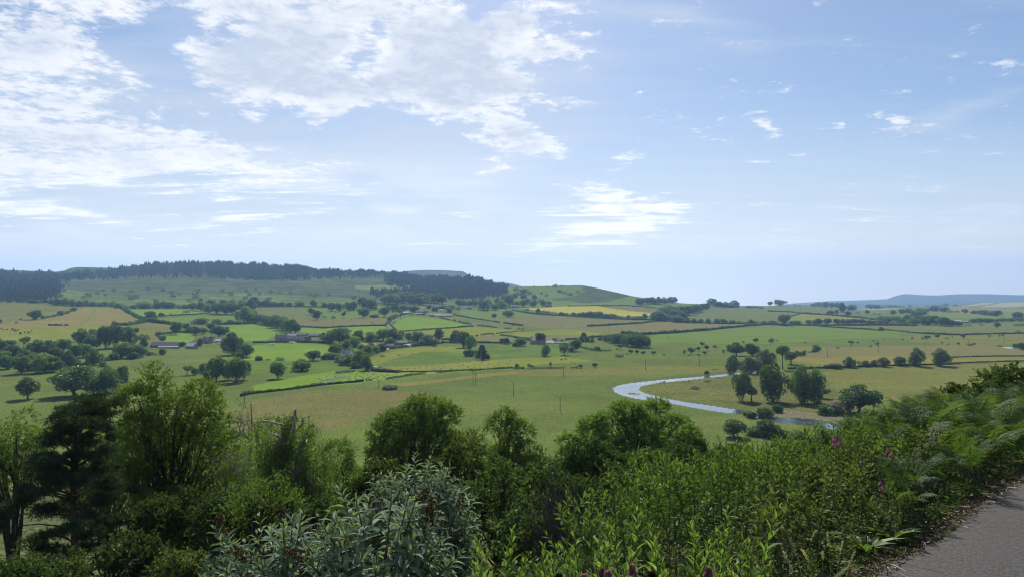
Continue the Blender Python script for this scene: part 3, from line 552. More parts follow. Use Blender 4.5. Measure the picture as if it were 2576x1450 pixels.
BARKD = rough_mat('dark_bark', (.03,.025,.02), (.06,.05,.04), 6, .95, .4)
def rvec(rng, n): return unit(rng.normal(size=(n, 3)))
def lobes_of(rng, zc, rw, rh, k, lr, flat=1.0):
    c = rvec(rng, k)*rng.uniform(.45, .95, (k, 1)); c = c*np.array((rw-lr*.6, rw-lr*.6, rh-lr*.6*flat)) + np.array((0, 0, zc))
    r = lr*rng.uniform(.5, 1.35, (k, 1))*np.array((1, 1, flat))
    return c, r
def leaf_shell(rng, mb, c, r, n, L, W, mat=0, droop=.25, gap=.12):
    """n leaf clumps on the outside of a heap of lobes"""
    k = len(c); p = (r.prod(1)**(2/3)); p = p/p.sum()
    w = rng.choice(k, n, p=p); v = rvec(rng, n); v[:, 2] = np.where(rng.random(n) < .35, np.abs(v[:, 2]), v[:, 2])
    pos = c[w] + v*r[w]*rng.uniform(.72, 1.06, (n, 1))
    keep = np.ones(n, bool)
    for i in range(k):
        q = (((pos-c[i])/r[i])**2).sum(1) < .50
        keep &= ~(q & (w != i))
    hole = rvec(rng, 9)*np.abs(c).max()*1.0 + c.mean(0)       # a few openings where the sky shows
    for h in hole: keep &= ((pos-h)**2).sum(1) > (gap*gap)
    pos, v, w = pos[keep], v[keep], w[keep]; m = len(pos)
    N = unit(v + rng.normal(0, .55, (m, 3))); D = unit(np.cross(N, rvec(rng, m))); D[:, 2] -= droop
    tint = np.clip(rng.normal(0, .16, m) + rng.normal(.45, .24, k)[w], 0, 1)
    leaves(mb, pos-D*L*.5, D, N, L*rng.uniform(.6, 1.4, m), W*rng.uniform(.6, 1.4, m), tint, mat)
def limbs(rng, mb, c, trunk_top, base_r, lean=0.0, mat=0, multi=1, n=None):
    for k in range(multi):
        off = rng.normal(0, .05, 2)*(multi > 1); t = np.array((lean*.3, 0, trunk_top)) + np.r_[off*2, 0]
        z = np.linspace(-.04, 1, 6); P = np.c_[off[0]+t[0]*z+.012*np.sin(z*7+k), off[1]+t[1]*z, trunk_top*z]
        tube(mb, P, np.linspace(base_r*1.25, base_r*.7, 6)/math.sqrt(multi), 6, mat)
        sel = rng.permutation(len(c))[:(n or max(4, len(c)//multi))]
        for i in sel:
            e = c[i]; s = P[-1] + (P[3]-P[-1])*rng.uniform(0, .6); mid = (s+e)/2 + np.array((0, 0, .03)) + rng.normal(0, .015, 3)
            q = np.array([s, (s+mid)/2, mid, (mid+e)/2, e]); q[1:4] += rng.normal(0, .01, (3, 3))
            tube(mb, q, np.linspace(base_r*.5, base_r*.1, 5), 4, mat)
KIND = {  # zc, rw, rh, lobes, lobe radius, flat, trunk top, trunk radius, leaves, leaf size, lean
 'round': (.48, .46, .52, 24, .185, 1.05, .16, .026, 3400, .058, 0),
 'oak':   (.53, .49, .47, 24, .175, .95, .20, .032, 3400, .056, 0),
 'tall':  (.54, .42, .46, 20, .17, 1.15, .28, .026, 2600, .056, 0),
 'bush':  (.38, .47, .55, 18, .24, 1.0, .12, .016, 2600, .075, 0),
 'thorn': (.64, .47, .34, 10, .22, .9, .40, .030, 1500, .075, .1),
 'willow':(.48, .45, .52, 24, .17, 1.25, .16, .028, 3600, .052, 0),
 'sparse':(.62, .44, .36, 10, .16, 1.0, .45, .022, 700, .06, .1),
 'stem':  (.76, .48, .22, 9, .17, .8, .58, .030, 1300, .055, 0),
}
PROTO = {}
def normalise(mbs):
    V = np.concatenate([v for m in mbs for v in m.v]); lo, hi = np.percentile(V[:, :2], 1, 0), np.percentile(V[:, :2], 99, 0); top = np.percentile(V[:, 2], 99.7)
    s = np.array((1/(hi[0]-lo[0]), 1/(hi[1]-lo[1]), 1/top)); o = np.array(((hi[0]+lo[0])/2, (hi[1]+lo[1])/2, 0))
    for m in mbs: m.v = [(v-o)*s for v in m.v]
def proto(kind, var, small):
    key = (kind, var, small)
    if key in PROTO: return PROTO[key]
    rng = np.random.default_rng(hash((len(kind)*7+ord(kind[0])+ord(kind[-1])*3, var)) % 99991)
    a, b = MB(), MB()
    if kind == 'fir':
        z = rng.uniform(.06, 1, 900 if not small else 240); r = (1-z)**.8*.5*rng.uniform(.35, 1.05, len(z))*(.8+.25*np.sin(z*38)); th = rng.uniform(0, 6.283, len(z))
        P = np.c_[np.cos(th)*r, np.sin(th)*r, z]; D = np.c_[np.cos(th), np.sin(th), -.35+0*z]
        s = 1 if not small else 2
        leaves(a, P, D, np.array((0, 0, 1.0))+rng.normal(0, .3, (len(z), 3)), .12*s**.5, .06*s, rng.random(len(z)))
        tube(b, [(0, 0, -.03), (0, 0, .5), (0, 0, .98)], [.03, .018, .004], 5)
    else:
        zc, rw, rh, k, lr, fl, tt, tr, n, ls, lean = KIND[kind]
        c, r = lobes_of(rng, zc, rw, rh, k, lr, fl); c[:, 0] += lean*(c[:, 2]-.3)
        if kind == 'willow': c[:, :2] *= (1.15-.35*np.abs(c[:, 2:3]-.45)*2)
        if small: n, ls = n//5, ls*1.75
        leaf_shell(rng, a, c, r, n, ls, ls*.8, gap=.10 if kind in ('bush',) else .13)
        if not small: leaf_shell(rng, a, c, r*.72, n//4, ls*1.3, ls, gap=.1)
        limbs(rng, b, c, tt, tr, lean, multi=3 if kind in ('bush', 'willow') else 1, n=4 if small else None)
    normalise([a, b]); nm = {'bush': 'bush'}.get(kind, 'tree')
    if small:
        m = MB(); m.v = a.v; m.f = a.f; m.n = a.n; m.t = a.t; m.m = a.m
        for v, f, t_ in zip(b.v, [], []): pass
        off = a.n
        for f in b.f: m.f.append(f+off)
        m.v = a.v + b.v; m.t = a.t + b.t; m.m = a.m + [np.full(len(x), 1) for x in b.m]; m.n += b.n
        res = (m.mesh(nm, [LEAF['mid'], BARKD]), None)
    else: res = (a.mesh(nm+'_crown', [LEAF['mid']]), b.mesh(nm+'_trunk', [BARKD]))
    PROTO[key] = res
    return res
def set_mat(o, m):
    o.material_slots[0].link = 'OBJECT'; o.material_slots[0].material = m
TRND = random.Random(11)
def place(name, kind, loc, W, H, rz, mat, label, cat, group, big):
    var = TRND.randrange(6)
    a, b = proto(kind, var, not big)
    if big:
        r = empty(name, loc, rz, (W, W, H))
        c = link(bpy.data.objects.new('crown' if kind != 'bush' else 'foliage', a), r); set_mat(c, LEAF[mat])
        link(bpy.data.objects.new('trunk' if kind != 'bush' else 'stems', b), r)
    else:
        r = link(bpy.data.objects.new(name, a)); r.location = loc; r.scale = (W, W, H); r.rotation_euler = (0, 0, rz); set_mat(r, LEAF[mat])
    return tag(r, label, cat, group)
ORD = 'first second third fourth fifth sixth seventh eighth ninth tenth eleventh twelfth thirteenth fourteenth fifteenth sixteenth seventeenth eighteenth nineteenth twentieth'.split() + \
      ['twenty-'+x for x in 'first second third fourth fifth sixth seventh eighth ninth'.split()] + ['thirtieth'] + ['thirty-'+x for x in 'first second third fourth fifth sixth seventh eighth ninth'.split()]
def nth(i, n): return 'leftmost' if i == 0 else 'rightmost' if i == n-1 else ORD[i]+' from the left'
NAMES = {'round': 'broadleaf_tree', 'oak': 'oak_tree', 'tall': 'broadleaf_tree', 'bush': 'bush', 'thorn': 'thorn_tree', 'willow': 'willow_tree', 'sparse': 'scrawny_tree', 'stem': 'tall_stemmed_tree', 'fir': 'conifer_tree'}
def trees(where, group, fn, kind, mat, data, noun=None):
    """data: 'x base w h [kind-letter]' groups; labels count along the cluster from the left"""
    rows = []
    for s in data.split(','):
        p = s.split(); rows.append((float(p[0]), float(p[1]), float(p[2]), float(p[3]), p[4] if len(p) > 4 else kind, p[5] if len(p) > 5 else mat))
    rows.sort(key=lambda r: r[0])
    for i, (x, y, w, h, k, m) in enumerate(rows):
        px, py = fn(x, y); sx = fn(w, 0)[0]-fn(0, 0)[0]; sy = fn(h, 0)[0]-fn(0, 0)[0]
        d = depth(px, py); loc = ground(px, py); W, H = sx/F*d*1.06, sy/F*d*1.04
        if m == 'dark' and k not in ('fir',) and TRND.random() < .38: m = 'mid'
        elif m == 'mid' and TRND.random() < .25: m = 'light'
        nm = NAMES[k]; adj = 'small' if H < 6 else 'wide' if W > H*1.25 else 'tall' if H > W*1.25 else 'round'
        col = {'purple': 'dark purple', 'dark': 'dark green', 'light': 'light green', 'grey': 'grey green', 'conifer': 'blackish', 'pink': 'pinkish brown'}.get(m, 'green')
        lab = f"{adj} {col} {noun or nm.replace('_tree', ' tree').replace('_', ' ')} {where}" + (f", {nth(i, len(rows))}" if len(rows) > 1 else '')
        for cut in (adj+' ', col+' '):
            if len(lab.replace(',', '').split()) > 16: lab = lab.replace(cut, '', 1)
        place(nm, k, loc, W, H, TRND.uniform(0, 6.28), m, lab, 'bush' if k == 'bush' else 'tree', group, sy > 8)
T = trees
# crop A, the left of the valley
T('alone in the tan hay field', None, A_, 'oak', 'dark', '350 737 112 95')
T('near the lone hay field oak', 'small bushes in the hay field', A_, 'bush', 'dark', '433 730 44 38,208 742 28 20,165 775 32 24,-6 768 40 40,612 692 60 42,540 708 44 24,500 716 36 20,570 700 40 24,680 672 44 26,740 650 50 36,470 720 30 18')
T('in the thick hedge junction beside the tan field', 'trees along the hay field hedges', A_, 'round', 'dark', '1525 745 110 90,1625 705 54 38 bush,1715 692 24 22,1748 702 30 18 bush,1880 670 64 24 bush')
T('along the foot of the scrubby hillside', 'scrub trees under the hillside', A_, 'bush', 'mid', '520 575 60 50,570 590 70 70,640 592 80 70,720 600 80 70,800 606 70 56,860 600 60 60,930 604 70 50,1000 606 60 40,1060 604 60 48,1130 610 80 56,1200 622 80 50,1260 628 60 34,1340 628 70 40,1420 628 80 60,1480 628 80 60,1580 626 80 70,1660 624 80 70,1720 624 70 60,1800 624 60 36,1870 625 70 40')
T('in the wood under the moor', 'hillside wood trees', A_, 'round', 'dark', '1940 640 90 70,2020 645 100 80,2090 668 110 90,2120 622 110 84,2180 680 120 110,2250 640 110 100,2270 684 130 110,2340 650 120 100,2370 684 120 110,2440 690 120 110,2450 640 110 100,2520 650 100 120,2555 600 80 90')
T('below the hillside wood', 'trees below the hillside wood', A_, 'round', 'mid', '2460 760 180 150,2545 735 90 90 round dark,2020 782 150 64 bush,2180 772 90 44 bush,2320 776 80 40 bush,2400 782 90 40 bush')
T('behind the long grey barn', 'farmyard trees', A_, 'round', 'dark', '1770 880 110 118,1870 838 70 64,1910 862 70 60,1970 890 80 84,2050 880 74 64,2130 850 90 80,2200 910 150 110,2270 880 80 70,1640 945 50 50 bush,1600 900 36 40 bush,1960 985 56 40 bush,1830 1002 70 44 bush')
T('among the farm buildings', 'trees at the farm', A_, 'round', 'dark', '2015 1000 52 76,2060 965 60 50 bush,2340 1095 190 220,2480 1118 125 135,2410 1128 90 70 bush,2290 1000 110 90,1450 1008 70 64,1638 1085 66 54 bush,1540 1090 80 30 bush,1500 1092 50 34 bush')
T('in the clump above the left wood', 'big clump of field trees', A_, 'round', 'dark', '800 960 90 90,860 1000 190 170,930 1032 170 140 round mid,990 960 100 130,1060 1022 140 214,1090 880 120 76,1170 1014 130 220,1200 905 110 96,1300 1004 130 176,1290 870 90 60,1370 860 60 40 bush,1440 1004 110 120 sparse mid')
T('in the wood by the field corner', 'left valley wood', A_, 'round', 'dark', '-240 1120 200 190,-120 1200 200 200,-60 1060 180 140,10 1060 120 110,90 1010 120 66,250 1036 104 128 sparse,120 1116 170 124,30 1190 140 130,420 1096 200 154,500 1040 130 90,330 1080 120 100,560 1156 150 134,640 1050 130 116,280 1166 180 120,60 1236 150 134,420 1190 150 120,210 1284 160 172,330 1250 140 160,420 1274 200 186 round mid,560 1262 160 150,690 1224 124 172 willow,740 1134 130 134,850 1116 160 134,950 1194 150 150,760 1195 90 56 bush,660 1180 100 110,500 1230 120 110')
T('in the clump beside the farm field', 'clump beside the farm field', A_, 'round', 'dark', '1240 1124 190 156,1390 1116 150 126 round mid,1150 1144 96 74 bush,1330 1136 110 70 bush,1080 1150 60 40 bush,1040 1212 64 54 bush,1290 1080 120 100')
T('in the grove above the light green ash', 'grove in the near pasture', A_, 'round', 'dark', '1900 1290 104 96 sparse,1960 1290 60 60 bush,2060 1326 124 144,2180 1356 184 236,2300 1340 130 190,2370 1364 200 240 round mid,2450 1336 130 184,2110 1340 120 100 bush')
T('standing alone in the near pasture', 'lone trees in the near pasture', U_, 'willow', 'dark', '72 1002 52 54 tall,187 994 98 72 oak,240 990 40 44,273 986 56 64 willow,238 957 20 20 bush,300 960 40 40 bush')
# crop B
T('in the narrow strip wood', 'strip wood trees', B_, 'round', 'dark', '-60 765 80 70,0 770 90 80,50 778 100 90,110 792 116 100 round mid,160 800 110 100,210 816 124 110,260 836 130 118,310 852 120 120 round mid,350 868 130 130,395 876 100 104,200 770 90 80,280 800 100 90')
T('along the hedge below the moor', 'moor edge hedge trees', B_, 'round', 'dark', '40 600 70 50 bush,100 602 70 60 bush,170 606 90 50 bush,250 606 80 46 bush,330 606 70 40 bush,440 606 90 56 bush,580 602 70 60,690 612 60 46 bush,765 652 84 84,835 656 60 84,880 642 44 64 sparse,935 646 76 80,985 642 76 90,1080 625 110 110,1110 630 80 70,1160 640 104 110,1210 640 50 24 bush')
T('in the green pasture above the farm lane', 'park trees above the lane', B_, 'oak', 'dark', '555 690 64 66,612 737 78 88,655 700 30 44 sparse,690 718 44 20 bush,880 722 44 64 thorn,780 728 50 28 bush,1080 716 116 92,1190 716 84 34 bush,1290 712 98 96,1395 655 70 84 round,1340 640 80 44 bush,1490 656 90 66 round,1590 656 110 60 round,1440 650 60 50 round,1380 758 84 80 sparse grey,1455 726 66 94 sparse grey,1340 750 40 40 bush')
T('along the front edge of the conifer forest', 'broadleaf trees fronting the forest', B_, 'round', 'mid', '1300 575 90 80 round dark,1340 585 130 104,1410 578 110 90,1480 575 100 90 round dark,1560 584 110 90 round dark,1640 590 110 80 round dark,1700 584 100 90,1760 570 110 90,1830 575 100 96,1880 580 80 80,1440 530 100 70,1540 530 90 70 round dark,1660 530 100 60')
T('between the village houses', 'village trees', B_, 'round', 'mid', '2040 604 74 66,2090 590 60 44 bush,2150 600 60 50 bush,2200 600 64 60,2300 642 116 100,2190 570 50 40 bush,2400 640 84 64,2480 624 104 84,2550 604 104 120,2260 560 60 40 bush,2340 590 60 60,2440 590 80 70,2500 570 90 90,1870 630 60 36 bush,1800 650 60 40 bush,1950 660 60 44 bush,1690 688 50 24 bush,2030 640 50 30 bush,1740 630 50 40 bush,1560 690 50 30 bush')
T('alone in the green field below the village', 'lone trees below the village', B_, 'oak', 'dark', '2398 712 44 36 bush,2542 712 94 66')
T('around the hamlet houses', 'hamlet trees', B_, 'round', 'mid', '690 950 90 80 round dark,740 962 140 114,800 930 110 100 round dark,830 974 156 150,870 900 150 82 round dark,900 980 110 110,930 950 70 60,985 1015 120 110 round light,1025 950 94 104 round dark,1060 950 60 44 bush,1120 948 60 36 bush,1165 952 104 94,1230 940 80 60,1285 944 140 114,1340 1002 104 84 round dark,1395 954 134 124 round dark,1450 930 80 70,1540 962 74 94 tall dark,1630 972 124 114,1590 960 70 60,1720 984 120 90 round grey,1680 990 80 50 bush,1760 990 60 60,1795 1004 64 70 round dark,1265 1054 86 74 round purple,1200 1074 74 74,1120 1084 104 94 round light,1065 1064 74 80 round dark,960 1104 94 84,900 1030 110 90,800 1094 124 106,1280 900 90 60,1160 1010 60 40 bush')
T('at the foot of the hamlet lane', 'trees at the foot of the hamlet', B_, 'round', 'mid', '1030 1206 150 150 round light,1085 1180 100 120,1110 1246 114 144 willow dark,960 1190 110 90,890 1190 124 64 bush,770 1134 130 64 bush,840 1160 100 60 bush,1000 1220 100 60 bush,720 1120 70 50 bush,930 1150 70 60 bush,1140 1210 40 60 bush')
T('with lopped side limbs behind the lane', None, B_, 'tall', 'dark', '1840 964 92 140')
T('in the leafy trio beside the bank', 'leafy trio beside the bank', B_, 'round', 'dark', '2008 964 96 114,2085 1020 144 160,2165 1050 104 150 willow,2140 1100 100 64 bush,1960 965 40 40 bush')
T('beside the sheep strip corner', 'evergreens by the sheep strip', B_, 'fir', 'conifer', '2275 1134 124 140,2225 1110 60 60 bush dark,2340 1136 30 44,2300 1136 60 70 bush dark')
T('beside the small tan field', 'trees beside the small tan field', B_, 'thorn', 'dark', '2505 986 74 64,2470 975 36 50 tall,2530 985 44 50')
T('on the bright pasture above the bank', 'dark bushes on the bank', B_, 'bush', 'dark', '580 1146 146 96 round,30 1146 74 42,240 1146 80 32,120 1144 60 18,680 1140 60 50')
T('on the steep green bank', 'bushes on the steep bank', B_, 'bush', 'dark', '465 1250 164 112,1275 1112 54 20,1440 1098 30 14')
T('alone below the steep bank', None, B_, 'round', 'dark', '215 1326 146 160')
T('in the front meadow beside the pole', None, B_, 'bush', 'grey', '1348 1440 140 44')
# crop C
T('standing on the skyline', 'round trees on the skyline', C_, 'round', 'dark', '1270 584 60 56,1320 582 76 58,1360 578 60 60,1400 577 84 64,1440 578 60 54,1475 577 70 66,1540 580 84 66,1600 570 64 60,1640 568 54 56,1290 586 50 40')
T('on the crest of the green hill', 'skyline bushes on the hill', C_, 'bush', 'dark', '437 408 46 24,355 410 14 10,415 410 24 10,500 402 50 8')
T('on the flank of the green hill', 'bushes on the green hill', C_, 'bush', 'dark', '225 528 54 44,110 470 60 36,40 450 60 30,150 460 50 30,60 490 70 30,170 480 60 30,345 500 44 26,300 480 24 20,20 520 60 40,120 520 60 40,280 560 40 30,370 590 60 40,310 610 50 74 round mid,215 610 74 74 round mid,120 610 84 76 round mid,40 610 70 60 round mid,150 560 60 40,580 490 60 24,660 465 50 20,480 460 50 26,530 470 50 24')
T('in the hedge line below the yellow crop', 'hedgerow trees below the yellow crop', C_, 'bush', 'dark', '150 646 60 26,260 678 54 54 round,310 668 60 24,360 674 60 24,420 682 70 26,500 694 64 34,550 697 44 30,620 700 54 36,680 704 60 34,730 706 70 44,780 708 90 54,860 712 104 56,910 714 60 40,960 720 60 40,1000 722 90 44,1060 724 60 30,1110 726 60 26,1170 726 44 34,1220 726 60 24,1270 728 60 28,1338 730 56 52 round,1300 730 50 30')
T('in the dark plantation at the crop corner', 'dark plantation trees', C_, 'round', 'dark', '1430 738 80 70,1480 744 134 92,1530 690 110 80,1570 650 110 54,1590 700 120 80,1640 668 110 60,1650 716 130 80,1700 740 120 80,1720 690 110 84,1740 720 100 80,1780 690 100 86,1830 670 100 80,1870 656 90 74,1910 644 80 66,1950 634 74 60,1690 650 110 50,1760 650 100 50,1660 760 120 60,1610 745 80 50 bush,1560 745 70 40 bush')
T('in the hilltop clump on the skyline', 'hilltop clump on the skyline', C_, 'round', 'dark', '2008 600 94 74,2070 616 90 60,2120 618 70 50,2165 614 90 54,2240 616 84 70,2200 618 60 40 bush,2275 618 30 22 bush')
T('in the row at the foot of the sage field', 'row at the foot of the sage field', C_, 'round', 'dark', '1760 768 60 44,1825 772 60 48,1900 774 56 44,1975 774 56 50,2060 774 64 50,2130 774 64 44,2220 778 64 36,2290 778 60 26 bush,2340 778 54 22 bush,2405 780 60 44,2450 780 50 28 bush,2500 780 50 26 bush,2545 782 44 34,2440 620 70 22 bush,2500 626 60 22 bush,2380 622 60 26 bush')
T('beside the manor house', 'trees around the manor house', C_, 'round', 'dark', '280 986 104 112 round purple,85 1006 114 84 round mid,30 1010 50 40 bush,720 962 96 94 fir mid,690 965 50 60 fir mid,760 965 44 50,805 968 46 48,880 948 40 36 bush,440 952 50 30 bush,500 960 50 30 bush,640 1050 110 112 oak,333 1100 98 118 willow mid,527 1092 94 124 tall mid,600 1060 60 50 bush,740 1030 40 26 bush,420 950 30 30')
T('in the dense dark wood by the hedge', 'dense dark wood by the hedge', C_, 'round', 'dark', '930 944 80 60,970 962 110 76,1030 976 120 92,1080 990 110 100,1090 950 110 74,1150 1000 120 110,1160 950 110 70,1215 1014 140 120,1240 950 110 70,1300 1020 144 130,1310 960 110 80,1355 1020 84 110,1040 930 80 50')
T('on the slope below the dense dark wood', 'thorns below the dark wood', C_, 'thorn', 'dark', '1088 1038 58 54,1058 1036 26 20 bush,858 1048 56 42,825 1046 30 24 bush,1195 1086 44 48,1258 1087 38 46,1320 1090 44 38,1425 1092 48 40,1530 1096 34 20 bush,1080 1110 96 30 bush,1160 1088 30 16 bush')
T('scattered above the river meadow', 'scattered small thorns', C_, 'thorn', 'dark', '1735 1102 34 64 sparse,1805 1082 64 62,1850 1050 26 30,1880 1052 38 42,1915 1012 44 52,1960 1048 44 54,2035 1032 34 38,2058 1030 24 28,1878 1098 42 20 bush,1938 1092 38 38,2125 1102 24 64 sparse,1780 1100 40 18 bush,2330 978 32 28,2450 972 50 48')
T('spreading over the river meadow', 'spreading pair of oaks', C_, 'oak', 'dark', '2272 1102 172 132,2428 1104 146 126')
T('along the wire fence line', 'thorns along the fence', C_, 'thorn', 'dark', '50 1232 44 48,105 1230 30 20 bush,180 1230 50 50 sparse,210 1230 36 36 sparse,388 1228 28 62 sparse,690 1228 40 38,655 1228 24 24 bush,830 1222 50 48')
T('on the river meadow bank', 'low bushes by the river', C_, 'bush', 'dark', '2018 1250 30 18,2060 1246 36 10,1532 1370 30 20,1495 1378 20 14,1780 1358 24 12,1960 1362 50 18,1990 1356 30 12,1840 1430 90 24,1960 1290 50 40 round')
# crop D, the right of the valley
T('in the poplar group on the river bank', 'poplars on the river bank', U_, 'willow', 'grey', '1843 938 34 46,1880 936 44 40,1925 932 44 52,1905 934 40 36,1990 914 30 30 thorn')
T('with a long bare stem on the river bank', None, D_, 'stem', 'dark', '150 872 124 228')
T('of the big willow group beside the river', 'big willows beside the river', U_, 'willow', 'grey', '1870 1006 40 74,1888 1008 34 40 thorn,1946 1008 58 94 willow dark,2012 1012 50 92 willow dark,2046 1011 50 82 willow dark,2070 1000 30 26 thorn')
T('with dark domed crown near the gravel bar', None, U_, 'oak', 'dark', '2152 1036 92 68')
T('beside the dark domed tree', 'companions of the domed tree', U_, 'sparse', 'dark', '2196 1034 24 46,2110 1038 60 30 bush pink,2078 1042 36 24 bush')
T('in the row behind the olive meadow', 'pollard row by the ditch', D_, 'round', 'grey', '820 856 112 100,910 852 26 60 sparse,975 848 86 58,1065 846 66 62,1165 848 106 90,1325 838 108 90,1495 840 142 180 willow,1755 840 170 170 willow,675 862 134 48 bush,575 864 38 34 bush,432 868 34 28 bush,265 866 80 26 bush,1670 810 40 40 thorn,360 866 40 14 bush')
T('at the foot of the light far field', 'trees at the foot of the far field', D_, 'round', 'dark', '160 434 106 106 oak,45 428 94 42,265 428 114 42,410 424 66 46,470 420 70 40,510 422 90 56,600 424 80 60,690 422 70 54,750 420 70 54,810 420 80 50,870 420 80 54,940 420 80 50,1010 420 70 40,1060 420 60 34,1130 420 60 36,1190 420 44 34,1240 424 50 24 bush,1310 424 70 30 bush,1390 424 70 30 bush')
T('in the roadside wood before the pale barn', 'roadside wood trees', D_, 'round', 'mid', '1140 385 80 44,1210 395 90 54,1290 400 100 60,1350 420 90 60,1400 400 100 70 round dark,1460 428 110 70,1520 400 110 70,1560 430 110 84 round dark,1620 428 110 90,1690 430 110 90 round dark,1750 440 100 90,1800 440 90 80 round dark,1850 440 90 60 round dark,1910 442 90 50,1500 350 110 60 round grey,2010 440 60 24 bush,1660 440 40 30 bush')
T('along the road beyond the pale barn', 'trees beyond the pale barn', D_, 'round', 'dark', '2070 408 80 40,2140 408 80 46,2220 404 100 40,2300 400 90 36,2370 398 80 36,2450 396 80 36,2530 390 90 40,2306 458 54 50,2510 370 90 70,2560 440 70 30 bush,2150 436 40 16 bush,2500 442 60 22 bush,2520 510 60 24 bush')
T('alone on the field edge', None, D_, 'round', 'dark', '1140 492 60 42')
T('dotted over the far plain', 'small thorns on the far plain', D_, 'thorn', 'dark', '30 600 54 38 bush,95 594 20 16 bush,375 612 20 12 bush,490 700 74 72 round,460 708 44 34 bush,290 742 48 52 round,322 745 40 44 round,358 738 44 54 round,420 712 40 20 bush,700 668 28 20 bush,838 628 56 40,902 612 26 14 bush,1058 605 28 24,1100 606 22 20 sparse,1095 645 40 44 sparse,1032 654 28 20 bush,1172 598 18 28 sparse,1355 590 16 22,1453 585 24 34 sparse,1560 574 36 22 bush,1600 576 54 40,1703 568 44 40,1800 568 54 16 bush,1856 562 20 28 sparse,1960 562 48 38,2230 558 38 34 sparse,2328 552 22 28,2362 556 30 34 sparse,1752 632 20 38 sparse,1815 632 28 18 bush,1912 634 34 28,2025 642 44 28 bush,2065 642 44 30,2500 650 70 34 bush,2560 680 60 70 bush,2330 648 40 16 bush')
T('on the skyline ridge by the mast', 'skyline ridge trees by the mast', D_, 'round', 'dark', '22 238 46 42,120 238 112 60 oak,275 238 30 18 bush,320 238 24 12 bush,380 240 24 10 bush,460 244 60 26 bush,500 244 84 40,578 256 58 56,540 252 40 30 bush,640 254 46 46,692 258 66 52,720 262 50 40,750 304 70 94,790 266 40 26 bush,850 288 66 64,820 286 40 40')
T('among the hazy far right fields', 'hazy far hedgerow trees', D_, 'round', 'dark', '625 328 70 44,690 318 38 44,805 336 56 44,900 320 40 24 bush,1000 318 44 42,1030 268 90 44,1090 270 80 40,1150 262 60 30 bush,1220 258 60 28,1270 258 60 30,1310 256 50 20 bush,1260 324 64 46,1350 318 60 46,1415 316 64 52,1070 328 40 20 bush,1120 328 30 14 bush,1430 254 30 28,1360 254 30 18 bush,1540 302 80 44,1590 300 60 34 bush,1650 298 74 60,1690 298 50 56,1770 302 80 56,1830 304 60 24 bush,1890 304 60 20 bush,1985 312 64 42,2080 318 70 34,2140 326 80 44,2200 330 90 50,2260 336 90 48,2310 344 80 60,1600 250 30 18 bush,1680 244 60 16 bush,1740 244 60 18 bush,1790 242 60 30,1885 244 40 20 bush,1550 330 90 50 bush')
T('on the spur behind the bracken bank', 'dark thorns behind the bracken', U_, 'bush', 'dark', '1845 1098 60 44 round,1932 1096 50 42 round,1896 1094 40 22,1966 1096 40 18,2010 1100 44 18,1890 1050 26 16,1880 1044 20 12,1925 1048 40 26,1955 1036 24 20')
# hillside thorn bushes, one by one
def hill_bushes():
    rng = np.random.default_rng(8); pts = []
    poly = ring(A_, '640 440 1000 430 1800 440 2500 430 3100 440 3600 500 3600 540 3000 560 2400 570 1800 600 1200 600 800 590 560 560')
    while len(pts) < 46:
        x, y = rng.uniform(140, 930), rng.uniform(724, 768)
        if inside(np.array([x]), np.array([y]), poly)[0] and all(abs(x-a)+2*abs(y-b) > 13 for a, b in pts): pts.append((x, y))
    pts.sort()
    for i, (x, y) in enumerate(pts):
        d = depth(x, y); s = rng.uniform(.7, 1.5)
        place('bush', 'bush', ground(x, y), 11*s/F*d, 7*s/F*d, rng.uniform(0, 6), rng.choice(['dark', 'mid']), 'small dark scrub bush dotted on the pale hillside below the moor', 'bush', 'scrub bushes dotted on the hillside', False)
hill_bushes()

